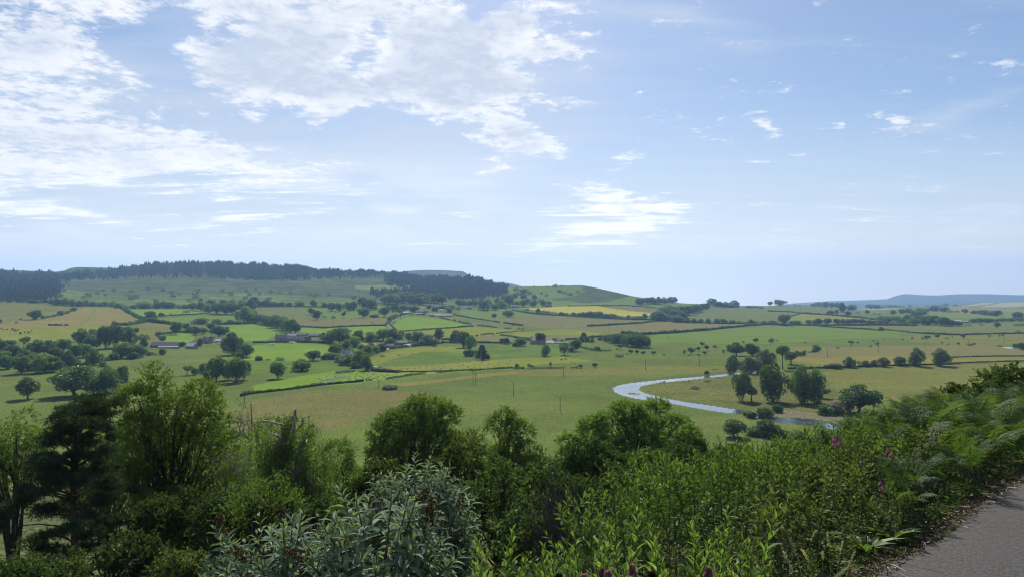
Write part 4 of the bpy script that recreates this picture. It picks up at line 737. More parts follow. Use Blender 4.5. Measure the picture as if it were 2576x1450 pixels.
# conifer forests: far woods that read as one mass
def forest(name, label, polys, hpx, seed, mat, step=(2.0, 1.7), wmul=.58):
    rng = np.random.default_rng(seed); mb = MB(); P = []
    for poly in polys:
        a = np.array(poly); xs = np.arange(a[:, 0].min(), a[:, 0].max(), step[0]); ys = np.arange(a[:, 1].min(), a[:, 1].max(), step[1])
        g = np.stack(np.meshgrid(xs, ys), -1).reshape(-1, 2) + rng.uniform(-1.2, 1.2, (len(xs)*len(ys), 2))
        jx = g[:, 0]+rng.normal(0, 5, len(g))+5*np.sin(g[:, 1]*.5+g[:, 0]*.13)+3*np.sin(g[:, 0]*.41+g[:, 1]*.23); jy = g[:, 1]+2.6*np.sin(g[:, 0]*.21)+1.8*np.sin(g[:, 0]*.57+1)+rng.normal(0, 2.6, len(g))
        P.append(g[inside(jx, jy, poly)])
    P = np.concatenate(P); n = len(P)
    loc = np.array([ground(x, max(y, np.interp(x, [r[0] for r in RIDGE], [r[1] for r in RIDGE]))) for x, y in P])
    H = hpx*(rng.uniform(.55, 1.0, n)+.25*(rng.random(n) < .06))*(.85+.2*np.sin(P[:, 0]*.07)+.12*np.sin(P[:, 0]*.23))/F*loc[:, 1]; Rr = H*wmul*.5*rng.uniform(.7, 1.2, n); tn = np.clip(rng.normal(.5, .25, n), 0, 1)
    th = np.arange(5)*2*math.pi/5
    for (z0, z1, rr) in ((.05, .55, 1.0), (.38, .82, .72), (.68, 1.0, .42)):
        ph = rng.uniform(0, 6, n)
        ringv = np.stack([np.cos(th[None]+ph[:, None])*Rr[:, None]*rr*rng.uniform(.7, 1.3, (n, 5)), np.sin(th[None]+ph[:, None])*Rr[:, None]*rr*rng.uniform(.7, 1.3, (n, 5)), np.broadcast_to(H[:, None]*z0, (n, 5))*rng.uniform(.8, 1.2, (n, 5))], -1)+loc[:, None]
        apex = (loc+np.c_[np.zeros(n), np.zeros(n), H*z1])[:, None]
        V = np.concatenate([ringv, apex], 1).reshape(-1, 3)
        q = (np.arange(n)*6)[:, None, None] + np.array([(k, (k+1) % 5, 5) for k in range(5)])[None]
        mb.add(V, q.reshape(-1, 3), tint=np.repeat(np.clip(tn+rng.normal(0, .1, n), 0, 1), 5))
    return tag(mb.build(name, mat), label, 'forest', kind='stuff')
forest('forest', 'dark conifer forest along the crest of the long hill', [ring(A_, '1140 244 1550 182 1700 178 2100 160 2560 186 2700 190 2876 200 3076 204 3200 236 3676 246 4016 262 3960 300 3600 306 3300 312 2900 340 2600 350 2450 330 2100 300 1700 300 1300 305 1000 330 640 350 620 300 880 268')], 9, 1, LEAF['conifer'])
forest('forest', 'dark conifer block on the slope above the tan field', [ring(A_, '-700 270 0 276 300 285 620 290 900 300 720 330 600 345 625 430 560 500 450 548 250 566 0 548 -700 540')], 12, 2, LEAF['conifer'])
forest('forest', 'scattered paler larches through the conifer block above the tan field', [ring(A_, '-700 270 0 280 620 292 900 304 720 340 640 430 560 510 250 566 0 548 -700 540')], 12, 12, LEAF['larch'], (7, 4.5))
forest('forest', 'scattered paler larches through the forest on the shoulder', [ring(B_, '1300 300 1500 290 1750 318 2150 322 2450 382 2540 450 2500 500 1920 536 1600 500 1400 398')], 11, 13, LEAF['larch'], (7, 4.5))
forest('forest', 'dark conifer forest on the shoulder behind the village', [ring(B_, '1300 300 1440 290 1500 290 1750 318 2150 322 2300 340 2450 382 2530 420 2540 450 2500 500 2200 520 1920 536 1880 500 1620 500 1560 440 1600 400 1500 400 1400 398 1290 380'), ring(B_, '1150 450 1200 440 1400 445 1560 440 1640 500 1200 520')], 11, 3, LEAF['conifer'])
forest('forest', 'paler larch belt among the conifers behind the village', [ring(B_, '1560 420 1700 400 1800 430 2000 430 2080 470 2060 520 1900 520 1860 490 1600 480')], 12, 4, LEAF['larch'])
forest('forest', 'small conifer belt on the skyline beside the green hill', [ring(C_, '-60 402 0 404 100 404 200 410 262 412 260 408 100 402 0 398')], 6, 5, LEAF['conifer'], (2.2, 1.5))
forest('forest', 'thin sparse conifers lining the moor under the crest', [ring(B_, '-700 300 -300 300 0 320 400 330 700 306 1300 296 1300 302 700 318 400 345 0 335 -700 312')], 9, 6, LEAF['larch'], (4, 2.6))

# hedges
HEDGE = {'dark': LEAF['dark'], 'mid': LEAF['mid']}
def hedge(label, fn, pts, h, w=None, mat='dark', gaps=0.0, seed=0, name='hedge', cat='hedge'):
    P = ring(fn, pts); rng = np.random.default_rng(seed or abs(int(P[0][0]*7+P[0][1]*13)) % 9999)
    G = []
    for (x0, y0), (x1, y1) in zip(P[:-1], P[1:]):
        for t in np.linspace(0, 1, max(2, int(math.hypot(x1-x0, y1-y0)/5)))[:-1]: G.append(ground(x0+(x1-x0)*t, y0+(y1-y0)*t))
    G.append(ground(*P[-1])); G = np.array(G); w = w or h*.85
    s = np.r_[0, np.cumsum(np.linalg.norm(np.diff(G, axis=0), axis=1))]; tot = s[-1]; dm = G[:, 1].mean()
    leaf = max(.32, dm/F*1.5); n = int(min(22000, max(300, tot*h*3.0/leaf**2*1.3)))
    u = rng.uniform(0, tot, n)
    pr = .55+.45*(np.sin(u/h*.9+rng.uniform(0, 6))*.25+np.sin(u/h*.31+1)*.3+np.sin(u/h*2.3)*.25+.5)      # ragged top
    if gaps: 
        gm = np.sin(u/h*.23+seed)+np.sin(u/h*.57+2*seed)*.7; k = gm > -1.7+2.4*gaps; u, pr = u[k], pr[k]; n = len(u)
    C = np.stack([np.interp(u, s, G[:, i]) for i in range(3)], -1)
    tg = np.stack([np.interp(u+1, s, G[:, i])-np.interp(u-1, s, G[:, i]) for i in range(3)], -1); sd = unit(np.cross(tg, (0, 0, 1.0)))
    a = rng.uniform(-.15, math.pi+.15, n); rr = rng.uniform(.75, 1.05, n)
    C = C + sd*(np.cos(a)*w*.5*rr)[:, None]; C[:, 2] += np.maximum(.05, np.sin(a)*rr*h*pr)
    N = unit(sd*np.cos(a)[:, None]+np.array((0, 0, 1))*np.sin(a)[:, None]+rng.normal(0, .5, (n, 3)))
    mb = MB(); D = unit(np.cross(N, rvec(rng, n)))
    leaves(mb, C-D*leaf*.5, D, N, leaf*rng.uniform(.8, 1.6, n), leaf*rng.uniform(.7, 1.2, n), np.clip(rng.normal(.45, .2, n), 0, 1))
    # woody heart of the hedge
    if not gaps:
        Q = np.stack([np.interp(np.arange(0, tot, h*1.2), s, G[:, i]) for i in range(3)], -1)
        if len(Q) > 2: Q[:, 2] += h*.3; tube(mb, Q, h*.32, 5, 1)
    return tag(mb.build(name, [HEDGE[mat], BARKD]), label, cat, 'field hedges')
hedge('long dark hedge slanting along the near sheep pasture', B_, '-150 1510 -60 1490 60 1476 200 1462 380 1441 520 1420 650 1402 780 1390 900 1378 1000 1370 1080 1362', 2.4, seed=3)
hedge('gappy dark hedge running on to the twin poles', B_, '1100 1358 1240 1350 1380 1330 1500 1312 1640 1294 1760 1284 1960 1262', 2.2, seed=4, gaps=.35)
hedge('thick dark hedge starting at the hamlet lane foot', B_, '1160 1250 1250 1260 1350 1266 1460 1272', 3.2, seed=5)
hedge('low wall like hedge above the dirt track', B_, '1460 1266 1700 1262 1960 1256 2100 1248 2260 1242 2420 1232 2576 1222', 1.3, seed=6)
hedge('broken dark hedge beside the twin poles', B_, '1950 1262 2060 1256 2180 1250 2300 1246 2420 1236 2576 1226 2700 1224', 1.8, seed=7, gaps=.6)
hedge('dark hedge by the dirt track under the steep bank', B_, '800 1280 900 1268 1000 1256 1080 1250 1140 1250', 1.8, seed=8, gaps=.3)
hedge('curving dark hedge below the hamlet houses', B_, '1120 1118 1200 1078 1280 1050 1350 1036 1450 1022 1550 1010 1660 1000 1760 990', 3.0, seed=9)
hedge('dark roadside hedge in front of the stone farm', B_, '-30 974 100 972 200 968 330 968', 3.0, seed=10)
hedge('dark roadside hedge between farm and hamlet', B_, '410 966 540 966 650 970 760 968', 3.2, seed=11)
hedge('thin hedge dividing the tan and bright pastures', B_, '400 806 550 812 680 822 800 812 1000 802 1150 798 1300 797', 2.4, seed=12)
hedge('thin hedge under the curved bright green field', B_, '1440 864 1600 850 1800 833 1950 826 2080 810 2190 804', 2.6, seed=13)
hedge('dotted hedge running down from the long low barns', B_, '1740 700 1880 728 2000 752 2130 780 2250 798 2400 818 2576 834 2700 836', 3.0, seed=14, gaps=.45)
hedge('dark hedge below the village pasture', B_, '1990 690 2080 706 2180 728 2240 738 2340 750 2450 766', 2.8, seed=15)
hedge('short dark hedge at the end of the brown crop', B_, '2490 772 2576 780 2640 786 2690 796', 2.6, seed=16)
hedge('hedge on the west verge of the farm lane', B_, '1300 800 1330 760 1360 742 1430 704 1520 676', 3.4, seed=17)
hedge('hedge on the east verge of the farm lane', B_, '1350 770 1345 785 1370 810 1400 836 1420 854', 2.2, seed=18)
hedge('dark field edge hedge behind the tan strip', B_, '1866 966 1930 970 2000 974', 2.0, seed=19)
hedge('dark straight hedge behind the leafy trio', B_, '2200 972 2320 972 2450 974 2576 978', 2.8, seed=20)
hedge('bushy hedge beside the lopped tree', B_, '1870 942 1930 936 2000 928', 2.4, seed=21)
hedge('dotted hedge over the pale yellow green field', B_, '2210 905 2320 884 2440 876 2560 866 2690 856', 2.2, seed=22, gaps=.3)
hedge('sparse hedge beside the small tan field', B_, '2370 886 2480 896 2576 910 2700 925 2770 945', 2.4, seed=23, gaps=.3)
hedge('straight hedge along the foot of the moor', B_, '-30 612 100 612 250 612 400 612 560 612 700 611', 3.0, seed=24)
hedge('long dark hedge under the hedgerow trees', C_, '0 648 100 662 200 676 300 686 450 698 600 706 800 720 1000 732 1200 738 1430 740', 3.6, seed=25)
hedge('dark hedge between the two brown crop fields', C_, '760 804 880 798 1000 790 1150 782 1310 772 1400 756 1490 744', 3.4, seed=26)
hedge('hedge running along the top of the lower brown crop', C_, '1500 748 1650 758 1750 764 1900 770 2100 776 2300 780 2440 784', 3.0, seed=27)
hedge('thick dark hedge below the brown crops', C_, '1100 876 1250 888 1400 884 1600 872 1760 860 1900 850 2050 836 2200 820 2400 802 2576 790', 5.0, seed=28)
hedge('little hedge at the west edge of the brown crop', C_, '-10 788 50 792 110 797', 2.4, seed=29)
hedge('hedge behind the manor garden', C_, '20 918 80 926 140 936 190 946', 2.6, seed=30)
hedge('hedge between the manor and the dark wood', C_, '540 942 620 934 680 932', 2.6, seed=31)
hedge('hedge meeting the dark wood', C_, '770 920 830 914 900 906', 3.0, seed=32)
hedge('hedge below the rough slope by the dark wood', C_, '680 1012 740 1030 800 1044 900 1052 1000 1050', 2.2, seed=33, gaps=.2)
hedge('low straggling hedge along the meadow fence', C_, '0 1230 150 1230 300 1228 450 1228 660 1226', 1.3, seed=34, gaps=.3)
hedge('hedge on the near side of the yellow crop hill', C_, '560 606 700 602 850 600 1000 600 1130 598 1190 598', 3.0, seed=35)
hedge('far hedge along the skyline green field', C_, '1200 602 1320 612 1420 622 1480 630', 3.0, seed=36)
hedge('dark hedge under the far field trees', D_, '-20 430 150 434 330 434 500 438 700 436 900 434 1100 432 1300 434 1500 440', 4.0, seed=37)
hedge('hedge running to the lone field edge tree', D_, '500 442 700 456 850 466 1000 474 1120 488', 3.0, seed=38)
hedge('thin hedge beyond the lone field edge tree', D_, '1180 482 1300 496 1450 510 1600 518 1800 526', 3.0, seed=39)
hedge('long far boundary hedge on the flat plain', D_, '1800 530 2000 526 2200 522 2400 518 2620 514', 2.6, seed=40)
hedge('slanting dark hedge across the far fields', D_, '380 318 500 326 620 334 740 344 860 352 980 366 1100 386 1180 400', 5.0, seed=41)
hedge('hedge climbing beside the sage field', D_, '200 358 250 340 320 322', 3.0, seed=42)
hedge('hazy hedge below the skyline ridge', D_, '0 294 100 296 220 300 330 314 420 320', 4.0, seed=43)
hedge('dark weedy ditch edge by the pollard row', D_, '200 872 400 868 600 864 760 858 900 852 1050 846 1250 840 1450 836 1650 830 1850 826', 1.8, seed=44)
hedge('dark ditch bank crossing the straw meadow', D_, '1850 822 2000 812 2200 806 2400 800 2620 794', 1.5, seed=45)
hedge('thin ditch line on the tan grassland', D_, '1840 758 2000 752 2200 746 2400 744 2620 744', 1.3, seed=46)
hedge('scrubby hedge along the east side of the tan field', A_, '1215 622 1260 646 1310 672 1360 706 1420 728 1490 748', 6.0, seed=47)
hedge('wide scrubby hedge under the tan field', A_, '1480 756 1420 768 1340 784 1280 800 1210 800 1130 796', 6.5, seed=48)
hedge('thick scrub line above the rough pasture', A_, '1490 752 1560 764 1640 776 1710 786 1760 796', 7, seed=49)
hedge('dark hedge between the two green hill pastures', A_, '1570 716 1650 706 1760 698 1860 692 1960 688 2030 680', 3, seed=50)
hedge('dark hedge round the small paddock', A_, '1600 888 1680 874 1780 864 1880 864 1960 870', 2.6, seed=51)
hedge('scrubby hedge down the side of the paddock', A_, '1575 880 1600 910 1620 934 1640 950', 3.4, seed=52)
hedge('dark hedge above the vivid green field', A_, '2180 792 2280 786 2380 784 2500 780 2580 776', 4, seed=53)
hedge('hedge climbing through the hay field corner', A_, '480 718 560 700 640 682 700 664 770 636', 3, seed=54, gaps=.25)
hedge('dark hedge along the lower edge of the left wood', A_, '760 1206 850 1194 950 1180 1050 1160 1100 1154', 3.5, seed=55)
hedge('wooded edge below the conifer block', A_, '280 566 360 570 440 562 520 570', 7, seed=57)

# fences: posts and wires
WOOD = rough_mat('weathered_post', (.14,.125,.10), (.20,.18,.15), 10, .9)
WIRE = rough_mat('dull_wire', (.25,.25,.25), (.32,.32,.32), 10, .6, 0, .6)
def fence(label, fn, pts, step):
    P = ring(fn, pts); G = []
    for (x0, y0), (x1, y1) in zip(P[:-1], P[1:]):
        for t in np.linspace(0, 1, 12)[:-1]: G.append(ground(x0+(x1-x0)*t, y0+(y1-y0)*t))
    G.append(ground(*P[-1])); G = np.array(G); s = np.r_[0, np.cumsum(np.linalg.norm(np.diff(G, axis=0), axis=1))]
    Q = np.stack([np.interp(np.arange(0, s[-1], max(step, s[-1]/95)), s, G[:, i]) for i in range(3)], -1)
    r = empty('wire_fence', Q[0]); tag(r, label, 'fence', 'field fences')
    mb = MB(); box(mb, (0, 0, .55), (.16, .16, 1.3)); me = mb.mesh('post', [WOOD])
    for q in Q:
        o = link(bpy.data.objects.new('post', me), r); o.location = Vector(q)-r.location
    w = MB()
    for z in (.35, .7, 1.05): tube(w, Q-Q[0]+np.array((0, 0, z)), .012, 3)
    w.build('wire', WIRE, r)
fence('post and wire fence along the foot of the grassy bank', B_, '1180 1204 1400 1202 1600 1196 1800 1188 1950 1178 2150 1160 2300 1144', 3)
fence('post and wire fence crossing the river meadow', C_, '700 1226 900 1224 1100 1222 1300 1221 1500 1219 1700 1216', 3)
fence('post and wire fence beside the front meadow hedge', B_, '900 1404 1100 1376 1240 1364 1400 1346 1600 1316', 3)
fence('short post and wire fence by the meadow bush', U_, '1040 974 1060 978 1085 985 1096 992', 3)
fence('post and wire fence under the sheep field', C_, '0 1130 200 1134 400 1132 640 1128', 3)

# utility poles
def pole(px, py, hpx, label, arms=1, twin=0):
    d = depth(px, py); H = hpx/F*d; r = empty('utility_pole', ground(px, py)); tag(r, label, 'pole', 'utility poles across the valley')
    mb = MB(); tube(mb, [(0, 0, -.3), (0, 0, H*.5), (0, 0, H)], [.17, .15, .12], 7); mb.build('pole_shaft', POLEM, r, True)
    a = MB()
    for k in range(arms): box(a, (0, -.1, H-.35-k*1.1), (2.4, .14, .16))
    a.build('crossarm', POLEM, r)
    for x in (-1.0, 0, 1.0):
        i = MB(); tube(i, [(x, -.1, H-.28), (x, -.1, H-.02)], [.07, .05], 6); i.build('insulator', INSUL, r)
POLEM = rough_mat('tarred_pole', (.035,.03,.026), (.06,.052,.045), 5, .9)
INSUL = rough_mat('white_insulator', (.6,.6,.58), (.7,.7,.68), 5, .3, 0)
for x, y, h, lb in ((953, 979, 26, 'dark pole by the grey bush in the front meadow'), (1190, 966.5, 36, 'dark pole, left of the tall twin pair by the hedge end'), (1197, 968, 33, 'dark pole, right of the tall twin pair by the hedge end'),
    (1292, 996, 34, 'thin pole alone in the middle of the front meadow'), (1409, 1032, 35, 'thin pole with crossarm in the lowest part of the meadow'), (1418, 948.5, 29, 'tall pole on the straw coloured meadow strip'),
    (1624, 931, 27, 'dark pole beside the meadow wire fence'), (1760, 921, 25, 'dark pole before the spreading oaks'), (1533, 834.5, 14, 'faint pole in the lower brown crop'), (1409, 826, 14, 'faint pole at the edge of the brown crop'),
    (1682, 852.5, 12, 'faint pole below the thick dark hedge'), (1297, 813, 8, 'faint tiny pole at the end of the brown crop'), (2081, 897, 24, 'pole beside the three round trees on the plain'), (2209.5, 887, 22, 'pole in the middle of the tan grassland'),
    (2139.5, 875, 17, 'pole under the small thorn on the plain'), (2327, 877.5, 19, 'pole behind the two pollard willows'), (2437, 862.5, 12, 'faint pole beyond the tan grassland'), (2526, 863.5, 19, 'pole near the sliver of distant water'),
    (615, 1013, 33, 'pole by the hedge above the weeping birch'), (1251, 831, 10, 'faint pole near the hamlet hedge')):
    pole(x, y, h, lb)
pole(1856, 1121, 58, 'near pole with two pale crossarms before the dark thorns', arms=2)
# skyline mast
d = depth(1951, 768); r = empty('radio_mast', ground(1951, 768)); tag(r, 'thin lattice mast on the skyline beside the round trees', 'mast')
mb = MB(); tube(mb, [(0, 0, -1), (0, 0, 9/F*d), (0, 0, 19/F*d)], [.35, .3, .2], 4); mb.build('mast_shaft', POLEM, r)
mb = MB(); box(mb, (0, 0, 18/F*d), (2.4, .5, 2.2)); mb.build('antenna', INSUL, r)

# livestock
WOOL = rough_mat('sheep_wool', (.62,.58,.50), (.75,.71,.63), 9, .95)
SFACE = rough_mat('sheep_face', (.10,.09,.08), (.2,.18,.16), 9, .9)
COWB = rough_mat('cow_hide', (.02,.016,.013), (.06,.04,.03), 2, .8)
def ball(mb, c, r, mat=0, n=7, m=5):
    th = np.linspace(0, 2*math.pi, n, endpoint=False); ph = np.linspace(-math.pi/2, math.pi/2, m+2)[1:-1]
    V = [(math.cos(p)*math.cos(t)*r[0]+c[0], math.cos(p)*math.sin(t)*r[1]+c[1], math.sin(p)*r[2]+c[2]) for p in ph for t in th]
    V += [(c[0], c[1], c[2]-r[2]), (c[0], c[1], c[2]+r[2])]; b, t_ = len(V)-2, len(V)-1
    Q = [(i*n+j, i*n+(j+1) % n, (i+1)*n+(j+1) % n, (i+1)*n+j) for i in range(m-1) for j in range(n)]
    o = mb.n; mb.add(V, Q, mat=mat)
    Tt = [(b, (j+1) % n, j) for j in range(n)] + [(t_, (m-1)*n+j, (m-1)*n+(j+1) % n) for j in range(n)]
    mb.f.append(np.array(Tt)+o); mb.t.append(np.full(len(Tt), .5)); mb.m.append(np.full(len(Tt), mat))
def beast(k, head_down, mats, name):
    mb = MB(); ball(mb, (0, 0, .62*k), (.56*k, .27*k, .29*k)); ball(mb, (-.28*k, 0, .64*k), (.3*k, .26*k, .28*k))
    hz = .30 if head_down else .95
    tube(mb, [(.42*k, 0, .72*k), (.6*k, 0, (.72+hz)/2*k), (.68*k, 0, (hz+.04)*k)], [.17*k, .12*k, .1*k], 6)
    ball(mb, (.76*k, 0, hz*k), (.17*k, .09*k, .1*k), 1); ball(mb, (.66*k, .12*k, (hz+.06)*k), (.03*k, .07*k, .03*k), 1, 5, 3); ball(mb, (.66*k, -.12*k, (hz+.06)*k), (.03*k, .07*k, .03*k), 1, 5, 3)
    for x in (-.36, .34):
        for y in (-.14, .14): tube(mb, [(x*k, y*k, .5*k), ((x+.02)*k, y*k, .26*k), (x*k, y*k, 0)], [.08*k, .05*k, .045*k], 5, 1)
    tube(mb, [(-.56*k, 0, .72*k), (-.62*k, 0, .5*k), (-.6*k, 0, .36*k)], [.04*k, .03*k, .02*k], 4)
    return mb.mesh(name, mats, True)
SHEEP = [beast(.95, True, [WOOL, SFACE], 'sheep'), beast(.95, False, [WOOL, SFACE], 'sheep')]
COW = [beast(1.75, True, [COWB, COWB], 'cow'), beast(1.75, False, [COWB, COWB], 'cow')]
def herd(name, meshes, label, group, pts, seed, s=1.0):
    rng = random.Random(seed)
    for x, y in pts:
        o = link(bpy.data.objects.new(name, rng.choice(meshes))); o.location = ground(x, y); o.rotation_euler = (0, 0, rng.choice([0, math.pi])+rng.uniform(-.6, .6)); o.scale = (s*rng.uniform(.9, 1.15),)*3
        tag(o, label, name, group)
def scatter(fn, poly, n, seed, dist=6):
    poly = ring(fn, poly); a = np.array(poly); rng = random.Random(seed); P = []
    for _ in range(6000):
        x, y = rng.uniform(a[:, 0].min(), a[:, 0].max()), rng.uniform(a[:, 1].min(), a[:, 1].max())
        if inside(np.array([x]), np.array([y]), poly)[0] and all(abs(x-p)+3*abs(y-q) > dist for p, q in P): P.append((x, y))
        if len(P) >= n: break
    return P
herd('sheep', SHEEP, 'white sheep in the flock on the bright pasture above the long hedge', 'flock on the bright pasture', scatter(B_, '520 1338 640 1325 720 1296 860 1290 960 1310 1330 1300 1340 1325 1100 1345 900 1352 820 1385 700 1370 600 1345', 30, 1, 8)+scatter(B_, '590 1325 700 1330 800 1340 920 1320 900 1300 770 1305 830 1385 720 1375', 40, 2, 5)+scatter(B_, '900 1285 1100 1272 1340 1285 1300 1330 960 1340', 18, 3, 9), 1, 1.05)
herd('sheep', SHEEP, 'white sheep spread thinly along the strip above the dirt track', 'sheep above the dirt track', scatter(B_, '1250 1215 1500 1206 1900 1184 2300 1150 2560 1130 2560 1230 2100 1236 1500 1244', 34, 4, 18), 2, 1.25)
herd('sheep', SHEEP, 'white sheep on the meadow below the manor house', 'sheep below the manor', [C_(*p) for p in ((605, 1105), (632, 1095), (640, 1120), (655, 1100), (662, 1096), (680, 1130), (690, 1128), (600, 1168), (637, 1170), (833, 1094), (855, 1098))], 3, 1.2)
herd('sheep', SHEEP, 'white sheep in the pair on the sunny river meadow', 'pair of sheep on the meadow', [C_(1267, 1156), (C_(1294, 1156))], 4, 1.2)
herd('sheep', SHEEP, 'white sheep in the grey rough pasture below the long barns', 'sheep below the long barns', [B_(x, y) for x, y in ((2070, 752), (2082, 756), (2095, 755), (2120, 766), (2140, 768), (2180, 775), (2260, 785), (2300, 790), (2340, 792), (2210, 770))], 5, 1.2)
herd('sheep', SHEEP, 'white sheep grazing among the pollards of the olive meadow', 'sheep by the pollards', [D_(x, y) for x, y in ((520, 835), (1370, 800), (1565, 800), (2036, 760), (2455, 793), (1400, 822))], 6, 1.2)
herd('sheep', SHEEP, 'white sheep dotted over the grassy bank inside the curving hedge', 'sheep on the grassy bank', [B_(x, y) for x, y in ((1228, 1162), (1570, 1086), (1585, 1090), (2140, 1160), (1980, 1120))], 7, 1.2)
herd('cow', COW, 'dark cow in the herd on the yellow green pasture', 'cattle herd', [A_(x, y) for x, y in ((10, 830), (32, 842), (70, 844), (118, 842), (128, 836), (146, 856), (152, 845), (165, 858), (180, 848), (205, 884), (208, 872), (250, 868), (282, 870), (295, 872), (320, 854))], 8, 1.15)
herd('cow', COW, 'dark cow grazing in the dull tan pasture by the lane', 'cattle in the tan pasture', [B_(x, y) for x, y in ((840, 796), (1170, 774), (780, 765), (960, 735))], 9, 1.0)
herd('cow', COW, 'dark cow on the sheep meadow below the manor', 'cattle below the manor', [C_(500, 1146), C_(540, 1142)], 10, .9)
# ------------------------------------------------------------------ buildings
STONE = rough_mat('rubble_stone', (.22,.18,.14), (.34,.29,.23), 1.5, .9, .5)
STONED = rough_mat('dark_stone', (.12,.10,.085), (.2,.17,.14), 1.5, .9, .5)
RENDER_W = rough_mat('white_render', (.68,.66,.62), (.78,.76,.72), 1.0, .8, .1)
SLATE = rough_mat('grey_slate', (.15,.15,.16), (.22,.215,.215), 2.5, .75, .3, 0, .12, (1, 6, 1))
SLATED = rough_mat('dark_slate', (.10,.105,.12), (.16,.165,.18), 2.5, .75, .3, 0, .12, (1, 6, 1))
TIN = rough_mat('pale_sheet_roof', (.34,.34,.335), (.44,.435,.42), 1.2, .7, .2, 0, .2, (8, 1, 1))
REDTILE = rough_mat('red_pantile', (.30,.13,.08), (.40,.20,.12), 2.5, .8, .4)
GLASSM = rough_mat('dark_window_glass', (.02,.025,.03), (.04,.045,.05), 1, .12, 0, 0, .8)
FRAMEM = rough_mat('white_window_frame', (.7,.7,.68), (.78,.78,.75), 2, .5, 0)
DOORM = rough_mat('dark_door', (.05,.06,.05), (.08,.09,.07), 3, .6)
def house(px, py, wpx, hpx, depth_m, rz, wall, roof, label, nwin=3, chim=1, cat='house', name='stone_house', roof_frac=.42, rows=1, door=True, group=None):
    d = depth(px, py); W = wpx/F*d; H = hpx/F*d; wh = H*(1-roof_frac); Dp = depth_m
    r = empty(name, ground(px, py)+Vector((0, Dp*.5, -.15)), R(rz)); tag(r, label, cat, group)
    m = MB(); x, y = W/2, Dp/2
    V = [(-x,-y,-1),(x,-y,-1),(x,y,-1),(-x,y,-1),(-x,-y,wh),(x,-y,wh),(x,y,wh),(-x,y,wh),(-x,0,H-.12),(x,0,H-.12)]
    m.add(V, [(0,1,5,4),(2,3,7,6)]); m.add(V, [(1,2,6,9,5),(3,0,4,8,7)]); m.build('wall', wall, r)
    o = .3; t = .18; sl = (H-wh)/y
    ro = MB()
    for s in (-1, 1):
        ya, yb = s*(y+o), 0.0; za, zb = wh-o*sl, H
        P = np.array([(-x-o, ya, za), (x+o, ya, za), (x+o, yb, zb), (-x-o, yb, zb)]); Q = P+np.array((0, 0, t))
        q = np.r_[P, Q]; ro.add(q, [(0,1,2,3),(4,7,6,5),(0,4,5,1),(1,5,6,2),(2,6,7,3),(3,7,4,0)])
    rf = ro.build('roof', roof, r)
    for k in range(chim):
        c = MB(); cx = (-x+.7) if k == 0 else (x-.7); box(c, (cx, 0, H+.5), (.9, .8, 1.6)); box(c, (cx, 0, H+1.36), (1.05, .95, .14))
        for dx in (-.2, .2): tube(c, [(cx+dx, 0, H+1.4), (cx+dx, 0, H+1.85)], .13, 6)
        c.build('chimney', STONED, rf)
    if nwin:
        for rw in range(rows):
            zc = wh*((rw+.55)/rows); hh = min(1.3, wh/rows*.5)
            xs = np.linspace(-x*.75, x*.75, nwin)
            for i, xx in enumerate(xs):
                if door and rw == 0 and i == nwin//2:
                    dm = MB(); box(dm, (xx, -y-.02, 1.0), (1.0, .12, 2.1)); dm.build('door', DOORM, r); continue
                f = MB(); ww = min(1.1, W/nwin*.5)
                for ax in (-1, 1): box(f, (xx+ax*ww/2, -y-.03, zc), (.1, .14, hh+.1)); box(f, (xx, -y-.032, zc+ax*hh/2), (ww+.1, .144, .1))
                box(f, (xx, -y-.03, zc), (.06, .1, hh))
                w = f.build('window', FRAMEM, r)
                g = MB(); box(g, (xx, -y-.012, zc), (ww, .06, hh)); g.build('pane', GLASSM, w)
    return r
def hs(fn, x, y, w, h, *a, **k):
    px, py = fn(x, y); house(px, py, w/4, h/4, *a, **k)
FG, HG, VG, MG = 'farm buildings by the paddock', 'stone farmstead', 'village buildings', 'manor buildings'
BARN = dict(chim=0, cat='barn', name='barn', door=False)
hs(A_, 1645, 1018, 270, 54, 9, 1, STONED, SLATE, 'long low stone barn with pale grey roof below the paddock', 0, group=FG, roof_frac=.55, **BARN)
hs(A_, 1690, 1024, 200, 22, 4, 1, STONED, TIN, 'low lean-to shed along the front of the long barn', 0, group=FG, roof_frac=.4, **BARN)
hs(A_, 1912, 1030, 86, 54, 9, -12, STONE, TIN, 'barn with bright white sheet roof beside the long barn', 0, group=FG, roof_frac=.5, **BARN)
hs(A_, 1946, 1000, 110, 44, 9, 4, STONED, SLATE, 'grey roofed barn behind the white roofed barn', 0, group=FG, roof_frac=.5, **BARN)
hs(A_, 2075, 975, 76, 60, 8, -14, STONE, SLATED, 'stone farmhouse with dark roof between the farm trees', 3, 2, group=FG, rows=2)
hs(A_, 2206, 968, 96, 34, 8, 2, STONED, TIN, 'pale roofed shed behind the white van', 0, group=FG, roof_frac=.5, **BARN)
hs(A_, 2210, 945, 110, 34, 10, 0, STONED, SLATED, 'large dark roofed barn at the back of the farm', 0, group=FG, roof_frac=.6, **BARN)
hs(B_, 246, 948, 112, 62, 8, 8, STONE, SLATE, 'two storey stone farmhouse with chimneys by the strip wood', 5, 2, group=HG, rows=2)
hs(B_, 350, 924, 96, 46, 9, 2, STONED, TIN, 'white roofed barn behind the stone farmstead', 0, group=HG, roof_frac=.5, **BARN)
hs(B_, 395, 954, 180, 56, 9, -6, STONE, SLATE, 'long stone byre with pale roof beside the farmhouse', 4, 0, group=HG, roof_frac=.5, cat='barn', name='barn', door=False)
hs(B_, 455, 902, 104, 34, 9, 3, STONED, SLATED, 'dark roofed barn at the back of the farmstead', 0, group=HG, roof_frac=.55, **BARN)
